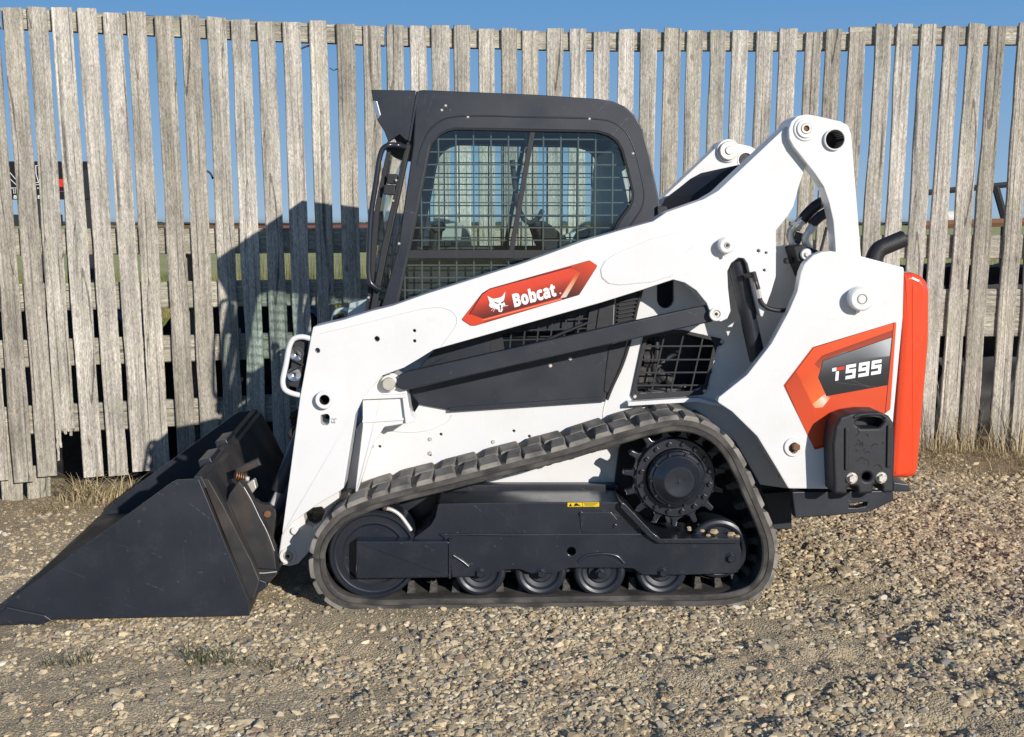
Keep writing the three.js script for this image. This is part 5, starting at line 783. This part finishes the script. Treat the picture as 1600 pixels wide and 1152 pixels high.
function scatter(name, label, category, geo, mat, items) { // items: [x, y, z, sx, sy, sz, ry, tilt, color]
  const m = new THREE.InstancedMesh(geo, mat, items.length), o = new THREE.Object3D(); m.name = name;
  items.forEach((t, i) => { o.position.set(t[0], t[1], t[2]); o.scale.set(t[3], t[4], t[5]); o.rotation.set(t[7] || 0, t[6], t[9] || 0); o.updateMatrix(); m.setMatrixAt(i, o.matrix); if (t[8]) m.setColorAt(i, t[8]); });
  m.castShadow = m.receiveShadow = true; m.userData = { label, category, kind: 'stuff' }; scene.add(m); return m;
}
const blade = c => std({ color: c, roughness: 0.9, side: THREE.DoubleSide });
{ const q = rng(5), it = [], dry = () => { const k = 0.7 + 0.5 * q(); return C(0.5 * k, 0.4 * k, 0.22 * k); };
  for (let i = 0; i < 210; i++) { const x = -2.35 + 1.35 * Math.pow(q(), 0.8), z = fenceZ(x) + 0.02 + 0.22 * q() * q(), s = (x < -2.1 && x > -2.45 ? 1.5 : 0.8) * (0.5 + 0.6 * q()); it.push([x, groundY(x, z) - 0.01, z, s, s * 0.8, s, q() * 6.3, 0, dry()]); }
  for (let i = 0; i < 120; i++) { const x = -2.45 + 1.1 * q(), z = fenceZ(x) + 0.1 + 0.55 * q() * q(), s = 0.5 + 0.5 * q(); it.push([x, groundY(x, z) - 0.005, z, s, s * 0.25, s, q() * 6.3, 0, dry()]); }
  scatter('dry_grass', 'dry straw-coloured grass along the foot of the left fence', 'grass', tuftGeo(1, 26, 0.17, 0.06, 0.9), blade(C(1, 1, 1)), it);
  const it2 = []; for (let i = 0; i < 300; i++) { const x = 1.5 + 1.7 * q(), f = q(), z = fenceZ(x) + 0.01 + 0.4 * f * f, s = (f < 0.35 ? 1.2 : 0.6) * (0.4 + 0.7 * q()); it2.push([x, groundY(x, z) - 0.01, z, s, s * (f < 0.35 ? 0.9 : 0.35), s, q() * 6.3, 0, dry()]); }
  for (let i = 0; i < 170; i++) { const x = 1.35 + 1.8 * q(), z = fenceZ(x) + 0.08 + 0.75 * q() * q(), s = 0.5 + 0.6 * q(); it2.push([x, groundY(x, z) + 0.006, z, s, s * 0.16, s, q() * 6.3, 0, dry()]); }
  scatter('dry_weeds', 'thin dry weed stems on the soil bank along the right fence', 'weeds', tuftGeo(2, 8, 0.40, 0.06, 0.75), blade(C(1, 1, 1)), it2);
  const it3 = []; for (let i = 0; i < 26; i++) { const [cx, cz] = [[-1.02, 0.52], [-1.02, 0.52], [-0.8, 0.55], [-1.5, 0.5]][i % 4], x = cx + 0.13 * (q() + q() - 1), z = cz + 0.08 * (q() + q() - 1), s = 0.5 + 0.6 * q(); it3.push([x, groundY(x, z) - 0.004, z, s, s, s, q() * 6.3, 0, C(0.075 + 0.04 * q(), 0.095, 0.035)]); }
  scatter('green_grass', 'sparse green grass tufts in the gravel in front of the bucket', 'grass', tuftGeo(3, 8, 0.085, 0.035, 1.1), blade(C(1, 1, 1)), it3);
  const it5 = []; for (let i = 0; i < 150; i++) { const x = -2.3 + 1.5 * q(), z = -4.6 - 0.9 * q(), k = 0.8 + 0.4 * q(); it5.push([x, -0.06, z, 1, 0.85 + 0.3 * q(), 1, q() * 6.3, 0, C(0.55 * k, 0.43 * k, 0.13 * k)]); }
  scatter('tall_grass', 'tall yellow grass seen through the gaps in the shaded part of the fence', 'grass', tuftGeo(6, 26, 1.15, 0.10, 0.16), blade(C(1, 1, 1)), it5);
  const it4 = []; for (let i = 0; i < 9000; i++) { const z = -3.6 - 22 * Math.pow(q(), 1.5), x = (q() - 0.5) * (8 - z * 0.9) - 0.3, s = 0.7 + 0.9 * q(), k = 0.7 + 0.5 * q(), gr = fbm(x * 0.7, z * 0.7, 41, 2) + (x < -1.2 ? 0.06 : -0.12); const c = gr > 0.5 ? C(0.24 * k, 0.27 * k, 0.07 * k) : C(0.5 * k, 0.4 * k, 0.14 * k); it4.push([x, -0.06, z, s * 1.4, s * (x < -1.2 ? 0.7 : 1.4), s * 1.4, q() * 6.3, 0, c]); }
  scatter('field_grass', 'tall green and yellow grass in the field behind the fence', 'grass', tuftGeo(4, 34, 0.42, 0.14, 0.5), blade(C(1, 1, 1)), it4);
}
// ---- loose gravel on the yard
function stoneGeo(seed, det, rough) { const g = new THREE.IcosahedronGeometry(1, det), p = g.attributes.position, m = {}; const q = rng(seed); const cut = [...Array(10)].map(() => [new THREE.Vector3(q() - 0.5, q() - 0.5, q() - 0.5).normalize(), 0.42 + 0.36 * q()]);
  for (let i = 0; i < p.count; i++) { const v = new THREE.Vector3().fromBufferAttribute(p, i), k = [v.x, v.y, v.z].map(a => a.toFixed(3)).join(); if (!(k in m)) { m[k] = 1 + rough * (q() - 0.5); } v.multiplyScalar(m[k]); for (const [n, d] of cut) { const e = v.dot(n); if (e > d) v.addScaledVector(n, d - e); } p.setXYZ(i, v.x, v.y, v.z); }
  g.computeVertexNormals(); return det > 1 ? toCreasedNormals(g, 0.4) : g; }
{ const q = rng(31), tone = () => { const t = q(), k = 0.72 + 1.3 * q(); const c = t < 0.45 ? [0.38, 0.30, 0.18] : t < 0.68 ? [0.35, 0.29, 0.19] : t < 0.82 ? [0.27, 0.23, 0.165] : t < 0.91 ? [0.46, 0.385, 0.25] : t < 0.955 ? [0.25, 0.17, 0.115] : t < 0.985 ? [0.17, 0.17, 0.15] : [0.52, 0.47, 0.36]; return C(c[0] * k, c[1] * k, c[2] * k); };
  const sm = std({ roughness: 0.92, bumpMap: bPaint, bumpScale: 0.001 });
  const inView = (x, z) => Math.abs(x) < (4.336 - z) * 0.47 + 0.15;
  const sets = [[], [], [], [], []];
  const put = (n, r0, r1, pw, sink, zpow, dens) => { for (let i = 0, tries = 0; i < n && tries < n * 6; tries++) { const z = 1.35 - 4.2 * Math.pow(q(), zpow), x = (q() - 0.5) * 2 * ((4.336 - z) * 0.47 + 0.15); if (z < fenceZ(x) - 0.5) continue;
      const d = dens(x, z); if (q() > d) continue; const under = x > -0.85 && x < 0.98 && (z < 0.0 && z > -0.33) ; const r = r0 + (r1 - r0) * Math.pow(q(), pw); if (under && r > 0.006) continue; if (x > -2.0 && x < -0.97 && z < 0.12 && z > -1.6 && r > 0.012) continue;
      const y = groundY(x, z) + r * sink; const kind = r > 0.009 ? 3 + (i % 2) : i % 3; sets[kind].push([x, y, z, r * (0.8 + 0.5 * q()), r * (0.38 + 0.37 * q()), r * (0.75 + 0.5 * q()), q() * 6.3, (q() - 0.5) * 0.9, tone(), (q() - 0.5) * 0.9]); i++; } };
  const patch = (x, z) => { const p = fbm(x * 2.1 + 4, z * 3.4 + 8, 201, 4), right = Math.min(1, Math.max(0, (x + 1.6) / 2.2)), nearFence = Math.min(1, Math.max(0, (z - fenceZ(x)) / (x < -0.6 ? 1.0 : 0.45))); return Math.min(1, Math.max(0.06, (p - 0.39 + 0.10 * right) * 5)) * nearFence * (x < -0.6 && z < -0.5 ? 0.22 : 1); };
  put(150000, 0.0018, 0.0052, 1.6, 0.15, 1.25, (x, z) => 0.35 + 0.65 * patch(x, z));
  put(64000, 0.005, 0.012, 1.6, 0.1, 1.15, patch);
  put(15000, 0.011, 0.022, 2.1, 0.0, 1.0, patch);
  put(1000, 0.019, 0.031, 2.2, -0.1, 1.0, (x, z) => Math.pow(patch(x, z), 1.5));
  sets.forEach((s, i) => scatter(i < 3 ? 'fine_gravel' : 'loose_stone', i < 3 ? 'fine tan gravel strewn over the yard' : 'larger loose stones lying in the yard gravel', i < 3 ? 'gravel' : 'stones', i < 3 ? stoneGeo(300 + i, 0, 0.5) : stoneGeo(300 + i, 2, 0.16), sm, s));
}
renderer.render(scene, camera);
